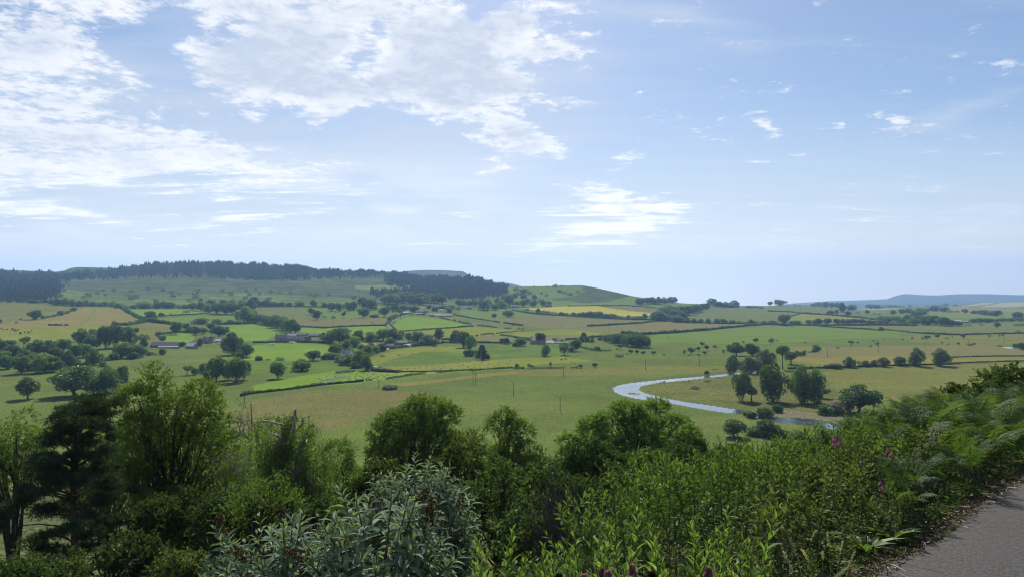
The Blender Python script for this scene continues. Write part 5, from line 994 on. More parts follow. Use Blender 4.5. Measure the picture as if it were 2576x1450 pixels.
hs(B_, 580, 914, 110, 38, 10, -4, STONED, SLATED, 'dark low cattle shed at the end of the farmstead', 0, group=HG, roof_frac=.5, **BARN)
hs(B_, 515, 960, 60, 50, 6, 20, STONED, SLATED, 'small dark outbuilding hidden by the farmstead trees', 0, group=HG, roof_frac=.5, **BARN)
hs(B_, 915, 1112, 92, 70, 7, -25, RENDER_W, SLATE, 'pale house with steep gables deep in the hamlet trees', 3, 1, rows=2, group='hamlet houses')
hs(B_, 955, 1114, 56, 24, 5, 0, STONE, SLATE, 'low stone annexe beside the pale gabled house', 1, 0, group='hamlet houses', name='outbuilding', cat='outbuilding', door=False)
hs(B_, 1348, 1030, 84, 50, 7, -8, STONED, SLATE, 'grey roofed cottage above the curving hedge', 3, 1, group='hamlet houses')
hs(B_, 1315, 1046, 40, 20, 4, 0, RENDER_W, TIN, 'white garden shed below the grey roofed cottage', 0, 0, group='hamlet houses', name='shed', cat='shed', door=False)
hs(B_, 1165, 1032, 50, 22, 5, 4, RENDER_W, SLATE, 'small pale bungalow between hamlet trees', 2, 0, group='hamlet houses')
hs(B_, 1460, 992, 120, 42, 8, 0, STONED, SLATED, 'dark roofed house behind the hamlet cottage garden', 4, 1, group='hamlet houses')
hs(B_, 1526, 1012, 66, 30, 6, -22, RENDER_W, TIN, 'white roofed house at the end of the curving hedge', 2, 1, group='hamlet houses')
hs(B_, 1662, 668, 60, 32, 9, 0, STONED, TIN, 'pale roofed barn near the dark village oaks', 0, group=VG, roof_frac=.55, **BARN)
hs(B_, 1710, 664, 40, 26, 8, 6, STONE, SLATE, 'small stone barn beside the pale roofed village barn', 0, group=VG, roof_frac=.5, **BARN)
hs(B_, 1720, 600, 70, 22, 8, 0, STONED, SLATED, 'dark low barn at the forest edge of the village', 0, group=VG, roof_frac=.5, **BARN)
hs(B_, 1830, 628, 116, 44, 10, 2, STONE, TIN, 'long village farmhouse with bright roof', 5, 2, group=VG)
hs(B_, 1864, 650, 30, 20, 6, 0, RENDER_W, TIN, 'tiny white cottage in front of the long village farmhouse', 1, 0, group=VG)
hs(B_, 1926, 636, 40, 36, 8, 20, STONE, SLATE, 'narrow stone house beside the long village farmhouse', 2, 1, group=VG)
hs(B_, 1964, 634, 60, 42, 8, -24, STONE, REDTILE, 'village house with reddish sloping roof', 2, 1, group=VG)
hs(B_, 2098, 632, 40, 32, 8, 3, RENDER_W, TIN, 'white gabled cottage at the west end of the village terrace', 2, 1, group=VG)
hs(B_, 2140, 634, 60, 34, 8, 3, STONE, TIN, 'stone cottage with bright roof in the village terrace', 3, 1, group=VG)
hs(B_, 2256, 634, 56, 28, 8, -4, RENDER_W, SLATE, 'white village house beside the round tree', 3, 1, group=VG)
hs(B_, 2190, 580, 110, 26, 12, 2, STONED, SLATED, 'wide dark barn behind the village terrace', 0, group=VG, roof_frac=.6, **BARN)
hs(B_, 2130, 584, 46, 22, 8, 0, STONE, TIN, 'pale roofed shed behind the village cottages', 0, group=VG, roof_frac=.5, **BARN)
hs(B_, 2375, 608, 36, 30, 7, 10, STONE, SLATE, 'stone house half hidden by village trees', 2, 1, group=VG)
hs(B_, 1650, 688, 90, 20, 10, 0, STONED, SLATED, 'low dark poultry shed by the top of the lane', 0, group=VG, roof_frac=.5, **BARN)
hs(B_, 1800, 694, 130, 18, 12, 1, STONED, SLATED, 'upper of the two long low grey sheds', 0, group=VG, roof_frac=.55, **BARN)
hs(B_, 1880, 704, 170, 20, 12, 1, STONED, SLATED, 'lower of the two long low grey sheds', 0, group=VG, roof_frac=.55, **BARN)
hs(B_, 1510, 672, 60, 16, 8, 0, STONED, TIN, 'tiny pale shed in the trees by the lane top', 0, group=VG, roof_frac=.5, **BARN)
hs(C_, 26, 618, 64, 30, 9, 0, STONED, TIN, 'long pale roofed barn at the east edge of the village', 0, group=VG, roof_frac=.5, **BARN)
hs(C_, 366, 612, 76, 28, 9, 0, STONED, SLATED, 'dark barn by the yellow crop under the green hill', 0, group=VG, roof_frac=.5, **BARN)
hs(C_, 262, 990, 150, 70, 11, 3, STONE, SLATED, 'big square stone manor house behind the purple tree', 6, 2, group=MG, rows=2, roof_frac=.35, name='manor_house')
hs(C_, 375, 985, 84, 36, 8, 0, RENDER_W, TIN, 'white roofed outbuilding beside the manor house', 0, group=MG, roof_frac=.5, **BARN)
hs(C_, 475, 980, 180, 20, 6, 0, STONED, SLATED, 'low dark garden range stretching from the manor', 0, group=MG, roof_frac=.4, **BARN)
hs(C_, 690, 966, 40, 18, 6, 0, STONED, SLATED, 'small dark shed by the pointed conifers', 0, group=MG, roof_frac=.5, **BARN)
hs(D_, 1915, 400, 66, 22, 12, 0, RENDER_W, TIN, 'pale roofed far barn at the end of the roadside wood', 0, group='far barns', roof_frac=.5, **BARN)
hs(D_, 1980, 408, 90, 18, 12, 0, STONED, SLATE, 'low grey far barn next to the pale roofed one', 0, group='far barns', roof_frac=.5, **BARN)
hs(D_, 2200, 402, 40, 16, 10, 0, RENDER_W, TIN, 'tiny white far house among roadside trees', 0, group='far barns', roof_frac=.5, **BARN)
hs(D_, 2410, 378, 40, 16, 10, 0, STONE, SLATE, 'tiny grey far house near the frame edge trees', 0, group='far barns', roof_frac=.5, **BARN)
# vehicles and trailers
WHITEP = rough_mat('white_paint', (.74,.74,.73), (.8,.8,.79), 1, .3, 0)
RUBBER = rough_mat('tyre_rubber', (.02,.02,.02), (.03,.03,.03), 4, .8)
def van(px, py, L, label, name='van', rz=0):
    r = empty(name, ground(px, py), R(rz)); tag(r, label, name.replace('_', ' '))
    m = MB(); k = L/4.8
    prof = [(-2.4, .35), (2.35, .35), (2.4, .95), (1.75, 1.15), (1.15, 1.95), (-2.3, 2.0), (-2.4, 1.2)] if name == 'van' else [(-2.4, .5), (2.4, .5), (2.4, 1.5), (2.2, 2.1), (-2.2, 2.1), (-2.4, 1.5)]
    n = len(prof); V = [(x*k, s*.95*k, z*k) for s in (-1, 1) for x, z in prof]
    m.add(V, [(i, (i+1) % n, n+(i+1) % n, n+i) for i in range(n)]); m.add(V, [tuple(range(n-1, -1, -1)), tuple(range(n, 2*n))]); m.build('body', WHITEP, r)
    for x in (-1.5, 1.5):
        for y in (-.9, .9):
            w = MB(); tube(w, [(x*k, (y-.12)*k, .34*k), (x*k, (y+.12)*k, .34*k)], .34*k, 12); w.build('wheel', RUBBER, r)
    g = MB(); box(g, (.9*k, -.96*k, 1.5*k), (.7*k, .02, .45*k)); g.build('window', GLASSM, r)
van(*A_(2215, 985), 5.2, 'white van parked on the yard by the farm barns')
van(*B_(158, 997), 6.5, 'white caravan parked alone on the bright pasture', 'caravan')
van(*B_(360, 974), 5.0, 'white van parked on the roadside before the long byre')
van(*B_(1210, 1232), 4.6, 'small white pickup van on the track below the hamlet', rz=60)
# hay heap in the tan field
mb = MB(); rng = np.random.default_rng(3); o = ground(*A_(580, 794))
for k in range(16): ball(mb, (rng.normal(0, 7), rng.normal(0, 1.0), .6), (rng.uniform(2, 4), 1.6, rng.uniform(1, 1.9)), 0, 8, 5)
r = mb.build('hay_heap', rough_mat('old_brown_hay', (.07,.04,.03), (.12,.075,.05), 1.2, .95), smooth=True); r.location = o
tag(r, 'low dark brown heap lying on the tan hay field', 'heap')
# ------------------------------------------------------------------ the bank the viewer stands on
_xs = np.linspace(-400, 400, 3201); _sl = .35+.593/(1+np.exp((np.abs(_xs)-7.0)/.6)); _ye = np.concatenate([[0], np.cumsum((_sl[1:]+_sl[:-1])/2*np.diff(_xs))]); _ye = _ye-np.interp(0, _xs, _ye)+2.37
def ye(x): return np.interp(x, _xs, _ye)
_ZS = np.array([-60, 0, .5, 1.3, 3, 5, 8, 14, 40, 100, 150, 182, 400]); _ZV = np.array([56.30, 56.30, 56.26, 56.12, 55.80, 54.95, 53.3, 50.3, 41, 18, 3, -.12, -.12])
_zq = np.linspace(-60, 400, 4601); _zt = pchip(_ZS, _ZV, _zq)
def hz(x, y):
    s = np.asarray(y, float)-ye(x); z = np.interp(s, _zq, _zt)
    return z + (np.sin(np.asarray(x)*1.7+y*.9)*.03+np.sin(x*.63-np.asarray(y)*1.1)*.05)*np.clip(s/2, 0, 1)*np.clip((170-s)/30, 0, 1)
UNDER = field_mat('bank_undergrowth', (.035,.045,.018), (.05,.065,.022), (.06,.05,.032), 3, .45, tuft=.3)
def near_ground():
    x = np.concatenate([np.arange(-220, -14, 3.0), np.arange(-14, 16, .3), np.arange(16, 281, 3.0)])
    y = np.concatenate([np.arange(-14, -4, 1.0), np.arange(-4, 16, .3), np.arange(16, 60, 1.2), np.arange(60, 300, 3.0)])
    X, Y = np.meshgrid(x, y, indexing='ij'); Z = hz(X.ravel(), Y.ravel()).reshape(X.shape)
    # where it meets the plain the bank dips below the meadow sheet
    i, j = np.meshgrid(np.arange(len(x)-1), np.arange(len(y)-1), indexing='ij'); nr = len(y)
    q = np.stack([i*nr+j, (i+1)*nr+j, (i+1)*nr+j+1, i*nr+j+1], -1).reshape(-1, 4)
    keep = (Z[:-1, :-1] > -.5).ravel(); q = q[keep]
    mb = MB(); mb.add(np.stack([X, Y, Z], -1).reshape(-1, 3), q)
    tag(mb.build('hillside_bank', UNDER, smooth=True), 'steep overgrown bank falling from the road to the valley', 'bank', kind='structure')
near_ground()
def asphalt():
    m, t, out = new_mat('worn_asphalt'); pos = t.add('ShaderNodeNewGeometry').outputs['Position']
    n = t.noise(pos, 55, 4, .85); b = t.noise(pos, 2.2, 5, .6); v = t.add('ShaderNodeTexVoronoi'); t.put(v.inputs['Vector'], pos); v.inputs['Scale'].default_value = 42
    col = t.mix(t.ramp(n, .38, .62), (.014,.014,.014, 1), (.076,.071,.068, 1))
    col = t.mix(t.math('MULTIPLY', t.ramp(v.outputs['Distance'], .05, .5), .3), col, (.085,.08,.076, 1)); col = t.mix(t.math('MULTIPLY', t.ramp(b, .52, .7), .45), col, (.085,.078,.07, 1))
    p = t.add('ShaderNodeBsdfPrincipled'); t.put(p.inputs['Base Color'], col); p.inputs['Roughness'].default_value = .9; p.inputs['Specular IOR Level'].default_value = .25
    bp = t.add('ShaderNodeBump'); bp.inputs['Strength'].default_value = .8; bp.inputs['Distance'].default_value = .008
    t.put(bp.inputs['Height'], t.math('ADD', n, v.outputs['Distance'])); t.l.new(bp.outputs[0], p.inputs['Normal']); t.l.new(p.outputs[0], out.inputs[0]); return m
def road():
    rng = np.random.default_rng(2); x = np.arange(-16, 45, .12); e = ye(x)+.06+np.convolve(rng.normal(0, .12, len(x)+6), np.ones(7)/7, 'valid')
    sl = np.gradient(ye(x), x); n = np.c_[-sl, np.ones_like(x)]; n /= np.linalg.norm(n, axis=1)[:, None]
    rows = [np.c_[x, e, np.full_like(x, 56.270)], np.c_[x-n[:, 0]*.05, e-n[:, 1]*.05, np.full_like(x, 56.318)]]
    for k in (1.0, 2.5, 4.2, 5.2): rows.append(np.c_[x-n[:, 0]*k, e-n[:, 1]*k, np.full_like(x, 56.33+.012*min(k, 2.5)-.03*(k > 5))])
    V = np.stack(rows, 1); nc, nr = V.shape[:2]
    i, j = np.meshgrid(np.arange(nc-1), np.arange(nr-1), indexing='ij'); q = np.stack([i*nr+j, (i+1)*nr+j, (i+1)*nr+j+1, i*nr+j+1], -1).reshape(-1, 4)
    mb = MB(); mb.add(V.reshape(-1, 3), q); tag(mb.build('road', asphalt(), smooth=True), 'worn grey asphalt road at the top of the bank', 'road', kind='structure')
road()

# ------------------------------------------------------------------ trees standing on the bank
FL = {
 'ash':   leaf_mat('ash_leaves', (0.056,0.096,0.028), (0.112,0.163,0.045), (0.186,0.241,0.061), .48, .02),
 'lash':  leaf_mat('light_ash_leaves', (0.065,0.108,0.032), (0.124,0.179,0.055), (0.204,0.250,0.082), .50, .02),
 'thorn': leaf_mat('hawthorn_leaves', (0.032,0.057,0.026), (0.071,0.100,0.036), (0.122,0.150,0.053), .35, .02),
 'pine':  leaf_mat('pine_needles', (0.032,0.057,0.036), (0.071,0.094,0.054), (0.112,0.122,0.061), .2, .02),
 'birch': leaf_mat('birch_leaves', (0.086,0.125,0.048), (0.150,0.186,0.071), (0.230,0.240,0.095), .48, .02),
 'brown': leaf_mat('dusty_brown_leaves', (0.066,0.057,0.041), (0.112,0.079,0.066), (0.159,0.107,0.102), .25, .02),
}
BIRCHB = rough_mat('pale_birch_bark', (.34,.32,.29), (.12,.11,.10), 3, .8, .3, 0, .3, (1, 1, 3))
DEADB = rough_mat('grey_dead_wood', (.16,.145,.13), (.27,.25,.23), 6, .9, .4)
PINEB = rough_mat('pine_bark', (.07,.045,.035), (.13,.085,.06), 5, .95, .5)
def sprays(rng, mb, c, r, k, per, L, W, reach, droop=.3, up=.25, mat=0):
    """leafy shoots: k twigs on the outside of the lobes, each with per leaves along it"""
    nl = len(c); p = r.prod(1)**(2/3); w = rng.choice(nl, k, p=p/p.sum()); v = rvec(rng, k); v[:, 2] = np.where(rng.random(k) < .45, np.abs(v[:, 2]), v[:, 2])
    pos = c[w]+v*r[w]*rng.uniform(.55, 1.0, (k, 1)); keep = np.ones(k, bool)
    for i in range(nl): keep &= ~(((((pos-c[i])/r[i])**2).sum(1) < .42) & (w != i))
    pos, v, w = pos[keep], v[keep], w[keep]; k = len(pos)
    dr = unit(v*.9+rvec(rng, k)*.6+np.array((0, 0, up)))
    u = np.tile(np.linspace(.05, 1, per), k); b = np.repeat(np.arange(k), per); n = len(u)
    P = pos[b]+dr[b]*(u*reach)[:, None]*rng.uniform(.7, 1.2, k)[b][:, None]; P[:, 2] -= droop*reach*u*u*.6
    D = unit(dr[b]*.6+rvec(rng, n)*.9); D[:, 2] -= droop*.6
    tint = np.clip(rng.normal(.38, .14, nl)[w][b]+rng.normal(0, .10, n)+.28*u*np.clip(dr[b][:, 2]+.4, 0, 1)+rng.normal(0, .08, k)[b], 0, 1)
    leaves(mb, P, D, unit(rvec(rng, n)+np.array((0, 0, .8))), L*rng.uniform(.6, 1.3, n), W*rng.uniform(.7, 1.2, n), tint, mat)
def bank_tree(name, label, px, ytop, d, wpx, ybot, mat, seed, nl=20, dens=1.0, L=.15, W=.07, trunk_r=.16, stems=1, bark=None, cat='tree', group='trees on the bank', depth_k=.8, reach=.45, lobe=.17, flat=.85, lean=0):
    rng = np.random.default_rng(seed); x = (px-CX)/F*d; z0 = float(hz(x, d)); base = Vector((x, d, z0))
    zt = EYE-(ytop-YH)/F*d-z0; zb = max(.15, EYE-(ybot-YH)/F*d-z0); w = wpx/F*d/2; zc = (zt+zb)/2; rh = (zt-zb)/2
    r0 = empty(name, base); tag(r0, label, cat, group)
    lr = lobe*(w+rh)
    c = rvec(rng, nl)*np.where(rng.random((nl, 1)) < .8, rng.uniform(.8, 1.05, (nl, 1)), rng.uniform(.2, .8, (nl, 1))); top = 1-.25*np.clip(c[:, 2:3], 0, 1)
    c = c*np.array((max(w-lr*.45, .1), max(w*depth_k-lr*.45, .1), max(rh-lr*flat*.6, .1)))*np.c_[top, top, np.ones_like(top)]+np.array((0, 0, zc)); c[:, 0] += lean*(c[:, 2]-zb)
    rr = lr*rng.uniform(.6, 1.2, (nl, 1))*np.array((1, 1, flat)); m = MB()
    area = 4*math.pi*(w*rh)*1.0; k = int(area*dens*26)
    sprays(rng, m, c, rr, k, 9, L, W, reach)
    m.build('crown' if cat == 'tree' else 'foliage', mat, r0)
    t = MB(); tt = max(zb, zc-rh*.55) if cat == 'tree' else zb+.3
    for s in range(stems):
        o = rng.normal(0, .12*w, 2)*(stems > 1); h = tt*rng.uniform(.85, 1.1)
        zz = np.linspace(-.3, 1, 8); P = np.c_[o[0]*zz+.10*np.sin(zz*5+s), o[1]*zz+.1*np.cos(zz*4+s), h*zz]; P[0, 2] = -.4
        tube(t, P, np.linspace(trunk_r*1.25, trunk_r*.65, 8)/stems**.5, 8)
        for i in rng.permutation(nl)[:max(5, int(nl*1.3/stems))]:
            e = c[i]; q0 = P[rng.integers(4, 8)]; mid = (q0+e)/2+np.array((0, 0, .12*rh))+rng.normal(0, .1, 3)*w*.3
            uu = np.linspace(0, 1, 7)[:, None]; q = (1-uu)**2*q0+2*uu*(1-uu)*mid+uu**2*e+rng.normal(0, .03, (7, 3))*w*np.sin(uu*3.14)*.5
            tube(t, q, np.linspace(trunk_r*.45, .015, 7), 5)
            for _ in range(5):
                s0 = q[rng.integers(3, 7)]; e2 = e+rvec(rng, 1)[0]*rr[i]*.95; m2 = (s0+e2)/2+rng.normal(0, .08, 3)
                tube(t, np.array([s0, m2, e2]), [.022, .014, .006], 4)
    t.build('trunk' if cat == 'tree' else 'stems', bark or BARKD, r0, True)
    return r0
BT = bank_tree
BT('ash_tree', 'dark leafy tree at the far left edge behind the pine', 30, 1028, 43, 200, 1240, FL['ash'], 1, 26, .8, stems=2, trunk_r=.2)
BT('ash_tree', 'big light green ash towering above the other bank trees', 430, 922, 41, 350, 1350, FL['lash'], 2, 56, .9, trunk_r=.24, L=.17, W=.075, lobe=.10, reach=.55)
BT('ash_tree', 'round crowned ash in front of the tan meadow', 1062, 1004, 62, 285, 1215, FL['ash'], 3, 40, .8, trunk_r=.3, stems=3, L=.22, W=.10, reach=.6, lobe=.13)
BT('ash_tree', 'slender crowned ash beside the round crowned ash', 1275, 1040, 52, 200, 1265, FL['ash'], 4, 32, .8, trunk_r=.2, stems=2, L=.19, W=.085, lobe=.13)
BT('sycamore_tree', 'broad layered tree below the river bend', 1598, 1002, 72, 410, 1215, FL['lash'], 5, 52, .7, trunk_r=.35, L=.25, W=.13, lobe=.11, flat=.6, reach=.6)
BT('willow_tree', 'low bushy willow between the dead tree and the buddleia', 660, 1200, 24, 220, 1400, FL['ash'], 6, 22, 1.0, trunk_r=.09, stems=3, L=.12, W=.04, reach=.35)
BT('ash_tree', 'young leafy tree filling the gap behind the weeping birch', 880, 1080, 46, 170, 1330, FL['ash'], 7, 16, .9, trunk_r=.14, stems=2)
BT('ash_tree', 'leafy mid green tree closing the gap between pine and big ash', 275, 1058, 50, 230, 1330, FL['ash'], 8, 30, .8, trunk_r=.16, stems=2)
BT('ash_tree', 'shaded tree behind the dead tree and the big ash', 545, 1085, 52, 240, 1330, FL['ash'], 9, 30, .7, trunk_r=.16, stems=2)
BT('ash_tree', 'leafy tree standing between dead tree and weeping birch', 690, 1072, 46, 250, 1330, FL['ash'], 10, 30, .8, trunk_r=.16, stems=2)
TH = 'dark thorn bushes below the bank'
for i, (px, yt, d, w, yb, lb, mt) in enumerate((
    (1245, 1175, 18, 270, 1420, 'dark hawthorn directly behind the tall grey buddleia', 'thorn'), (1400, 1165, 22, 260, 1380, 'dark hawthorn right behind the dead brush heap', 'thorn'),
    (1330, 1290, 13, 200, 1480, 'low dark hawthorn touching the dead brush heap', 'thorn'), (1180, 1110, 30, 200, 1330, 'dark hawthorn under the slender crowned ash', 'thorn'),
    (1490, 1110, 34, 230, 1290, 'dark hawthorn under the left half of the broad layered tree', 'thorn'), (1610, 1135, 27, 260, 1330, 'dark hawthorn under the middle of the broad layered tree', 'thorn'),
    (1735, 1095, 42, 250, 1260, 'dark hawthorn under the right half of the broad layered tree', 'thorn'), (1850, 1128, 60, 200, 1230, 'dark scrub bush behind the tall green herbs', 'thorn'),
    (1975, 1108, 78, 190, 1200, 'dark scrub bush near the lower river reach', 'thorn'), (2080, 1112, 60, 150, 1190, 'dark scrub bush behind the upper foxglove', 'thorn'),
    (2200, 1080, 48, 150, 1170, 'dark scrub bush half hidden by bracken', 'thorn'), (960, 1150, 30, 200, 1380, 'dark hawthorn behind the crown of the tall buddleia', 'thorn'),
    (2410, 975, 30, 130, 1080, 'low dark hawthorn at the foot of the bracken bank', 'thorn'), (2485, 935, 27, 150, 1060, 'taller dark hawthorn behind the bracken fronds', 'thorn'), (2575, 928, 25, 130, 1060, 'dark hawthorn cut by the frame edge above the bracken', 'thorn'),
    (120, 1395, 25, 260, 1560, 'low dark shrub under the pine trunk', 'thorn'), (320, 1350, 27, 230, 1540, 'low dark shrub under the big light green ash', 'thorn'), (20, 1400, 20, 170, 1560, 'low dark shrub in the corner below the pine', 'thorn'),
    (470, 1340, 19, 190, 1520, 'low dark shrub left of the low grey buddleia', 'thorn'), (560, 1230, 30, 200, 1420, 'dark shrub at the foot of the dead tree', 'thorn'), (800, 1270, 24, 170, 1420, 'dark shrub below the weeping birch', 'thorn'), (420, 1230, 33, 220, 1420, 'dark shrub inside the shade of the big ash', 'thorn'))):
    BT('hawthorn_bush' if mt == 'thorn' else 'shrub', lb, px, yt, d, w, yb, FL[mt], 40+i, 14, 1.15 if d < 40 else .8, .085+.0022*d, .05+.0014*d, .06, 3, None, 'bush', TH, .8, .32, .2, .9)

def pine():
    rng = np.random.default_rng(21); d = 33; x = (192-CX)/F*d; z0 = float(hz(x, d)); H = EYE-(1012-YH)/F*d-z0; px = lambda n: n/F*d
    r = empty('pine_tree', (x, d, z0)); tag(r, 'dark flat topped pine with layered branches and a tall straight trunk', 'tree', 'trees on the bank')
    t = MB(); zz = np.linspace(-.3, H*.93, 14); P = np.c_[.12*np.sin(zz*.5), .1*np.cos(zz*.4), zz]; tube(t, P, np.linspace(.24, .07, 14), 9)
    m = MB(); pads = []
    zt = lambda y: EYE-(y-YH)/F*d-z0
    for y, xo, w in ((1030, 40, 60), (1036, -30, 66), (1052, 20, 80), (1062, -70, 50), (1070, 60, 40), (1085, -20, 60), (1110, -60, 70), (1118, 30, 50), (1140, -20, 80), (1150, 70, 50), (1170, -70, 70), (1180, 40, 80), (1205, -30, 60), (1220, 90, 60), (1235, -90, 60), (1250, 30, 70), (1275, -60, 70), (1290, 80, 50), (1310, -20, 60), (1330, 60, 60), (1350, -80, 60), (1380, 40, 60), (1390, -50, 70)):
        c = np.array((px(xo), rng.normal(0, .9), zt(y))); pads.append((c, px(w)*.4))
        for yy in range(4):
            c2 = c+np.array((rng.normal(0, px(w)*.55), rng.normal(0, 1.1), rng.normal(0, .32))); pads.append((c2, px(w)*rng.uniform(.2, .45)))
    for c, rd in pads:
        s = np.array((0, 0, max(0, c[2]-rng.uniform(.2, 1.0)))); mid = (s+c)/2+np.array((0, 0, .15)); tube(t, np.array([s, (s+mid)/2, mid, (mid+c)/2, c]), np.array([.07, .055, .045, .03, .015])*(.4+rd*.6), 5)
        k = int(250*rd); v = rvec(rng, k); cen = c+v*np.array((rd*1.5, rd*1.5, rd*.55))*rng.uniform(.1, 1, (k, 1)); per = 7; b = np.repeat(np.arange(k), per)
        D = unit(v[b]*.6+rvec(rng, k*per)*.8+np.array((0, 0, .45)))
        leaves(m, cen[b], D, rvec(rng, k*per), rng.uniform(.14, .28, k*per), .03, np.clip(rng.normal(.4, .2, k)[b], 0, 1))
    m.build('crown', FL['pine'], r); t.build('trunk', PINEB, r, True)
pine()
def weeping_birch():
    rng = np.random.default_rng(22); d = 32; x = (765-CX)/F*d; z0 = float(hz(x, d)); r = empty('birch_tree', (x, d, z0)); tag(r, 'weeping birch with hanging strands and pale crooked branches', 'tree', 'trees on the bank')
    zt = lambda y: EYE-(y-YH)/F*d-z0; px = lambda n: n/F*d
    t, m = MB(), MB(); H = zt(1030); zz = np.linspace(-.3, H, 12); P = np.c_[.2*np.sin(zz*.45)-.02*zz, .15*np.cos(zz*.5), zz]; tube(t, P, np.linspace(.2, .05, 12), 8)
    ends = []
    for k in range(44):
        y0 = rng.uniform(1035, 1240); a = rng.uniform(0, 6.283); reach = px(rng.uniform(30, 135))*(1-.45*max(0, (1090-y0)/90)); z = zt(y0)
        s = P[np.argmin(np.abs(P[:, 2]-(z-.7)))]; e = np.array((s[0]+math.cos(a)*reach, math.sin(a)*reach*.8, z+rng.uniform(-.2, .5))); mid = (s+e)/2+np.array((0, 0, .55))
        u = np.linspace(0, 1, 8)[:, None]; q = (1-u)**2*s+2*u*(1-u)*mid+u*u*e+rng.normal(0, .06, (8, 3)); tube(t, q, np.linspace(.06, .012, 8), 5); ends += [q[i] for i in (4, 5, 6, 7)]
    strands = []
    for e in ends:
        for _ in range(5):
            L = rng.uniform(.7, 2.4); o = e+rng.normal(0, .16, 3); u = np.linspace(0, 1, 5)[:, None]; dr = np.array((rng.normal(0, .25), rng.normal(0, .25), 0))
            strands.append((o, L, dr))
            if _ == 0: tube(t, o+dr*u*(1.6-u)*L*.4+np.array((0, 0, -1))*u*L, [.008, .007, .006, .005, .004], 3, tint=.2)
    O = np.array([s[0] for s in strands]); LL = np.array([s[1] for s in strands]); DR = np.array([s[2] for s in strands]); per = 30; b = np.repeat(np.arange(len(O)), per); u = rng.uniform(.03, 1, len(b))
    C = O[b]+DR[b]*(u*(1.6-u)*LL[b]*.4)[:, None]; C[:, 2] -= u*LL[b]; C += rng.normal(0, .03, C.shape); D = rvec(rng, len(b))*.7+np.array((0, 0, -.8))
    leaves(m, C, D, rvec(rng, len(b)), rng.uniform(.08, .14, len(b)), rng.uniform(.035, .055, len(b)), np.clip(rng.normal(.42, .15, len(O))[b]+rng.normal(0, .1, len(b)), 0, 1))
    m.build('crown', FL['birch'], r); t.build('trunk', BIRCHB, r, True)
weeping_birch()
def dead_tree():
    rng = np.random.default_rng(23); d = 35; x = (610-CX)/F*d; z0 = float(hz(x, d)); r = empty('dead_tree', (x, d, z0)); tag(r, 'grey half dead tree with tangled bare twigs and bleached limbs', 'tree', 'trees on the bank')
    zt = lambda y: EYE-(y-YH)/F*d-z0; t, g, m = MB(), MB(), MB(); tips = []
    H = zt(1015); zz = np.linspace(-.3, H, 16); P = np.c_[.18*np.sin(zz*.7)+.02*zz, .15*np.cos(zz*.6), zz]; tube(t, P, np.linspace(.15, .025, 16), 7)
    def arm(s, v, L, rad, n, mb, sag):
        q = [s]
        for i in range(n-1): v = unit(v+rng.normal(0, .2, 3)+np.array((0, 0, sag))); q.append(q[-1]+v*L/(n-1))
        q = np.array(q); tube(mb, q, np.linspace(rad, rad*.4, n), 5 if rad > .02 else 3); return q
    for k in range(30):
        z = rng.uniform(.28, .97)*H; s0 = P[np.argmin(np.abs(P[:, 2]-z))]; a = rng.uniform(0, 6.28); L = rng.uniform(1.0, 2.6)*(1.25-.6*z/H)
        q = arm(s0, unit(np.array((math.cos(a), math.sin(a)*.8, rng.uniform(.1, .9)))), L, .045, 8, t, .05)
        for _ in range(9):
            q2 = arm(q[rng.integers(2, 8)], unit((q[-1]-q[0])/L*.5+rvec(rng, 1)[0]), rng.uniform(.5, 1.2), .016, 6, g, -.02)
            for _ in range(5):
                q3 = arm(q2[rng.integers(1, 6)], unit((q2[-1]-q2[0])*.5+rvec(rng, 1)[0]*.8), rng.uniform(.25, .65), .008, 4, g, -.04); tips.append(q3[-1]); tips.append(q3[2])
    t.build('trunk', DEADB, r, True); g.build('twigs', DEADB, r)
    tp = np.array(tips); k = rng.integers(0, len(tp), 9000); P = tp[k]+rng.normal(0, .16, (9000, 3)); sel = (P[:, 2] < zt(1150)) | (rng.random(9000) < .4); P = P[sel]; n = len(P)
    leaves(m, P, rvec(rng, n)+np.array((0, 0, -.4)), rvec(rng, n), rng.uniform(.08, .15, n), .06, rng.uniform(0, .7, n)); m.build('foliage', FL['birch'], r)
dead_tree()

# ------------------------------------------------------------------ plants of the verge
PL = {
 'bud':   leaf_mat('felted_grey_leaves', (0.129,0.179,0.118), (0.224,0.286,0.207), (0.370,0.426,0.347), .30, .04, .6, .15),
 'herb': leaf_mat('fresh_herb_leaves', (.082,.130,.034), (.135,.190,.052), (.19,.25,.08), .46, .03),
 'herb2': leaf_mat('mid_herb_leaves', (0.059,0.110,0.026), (0.110,0.170,0.042), (0.179,0.240,0.066), .44, .025),
 'fern': leaf_mat('bracken_fronds', (0.055,0.092,0.024), (0.094,0.140,0.035), (0.180,0.190,0.066), .40, .03, .5),
 'low': leaf_mat('low_leaves', (.030,.052,.018), (.058,.086,.026), (.10,.10,.04), .38, .03),
 'grass': leaf_mat('grass_blades', (.045,.078,.022), (.078,.112,.036), (.17,.16,.09), .38, .03),
 'pink': leaf_mat('pink_spike', (.30,.13,.24), (.44,.24,.37), (.55,.36,.48), .30, .02, .6, .1),
 'rust': leaf_mat('faded_spike', (.040,.022,.018), (.075,.042,.03), None, .2, .02),
 'purple': leaf_mat('foxglove_bells', (.24,.04,.22), (.37,.085,.34), (.48,.18,.44), .4, .03, .5, .1),
 'seed':  leaf_mat('pale_seed_heads', (.34,.33,.19), (.46,.43,.28), None, .4, .04),
 'dry':   leaf_mat('dry_brown_plants', (.11,.075,.045), (.18,.13,.08), (.25,.2,.14), .25, .04),
 'nettle': leaf_mat('dull_nettle_leaves', (0.058,0.085,0.026), (0.111,0.143,0.043), (0.195,0.169,0.072), .42, .02),
}
STEMG = rough_mat('green_stem', (.06,.085,.03), (.09,.11,.045), 12, .7, 0)
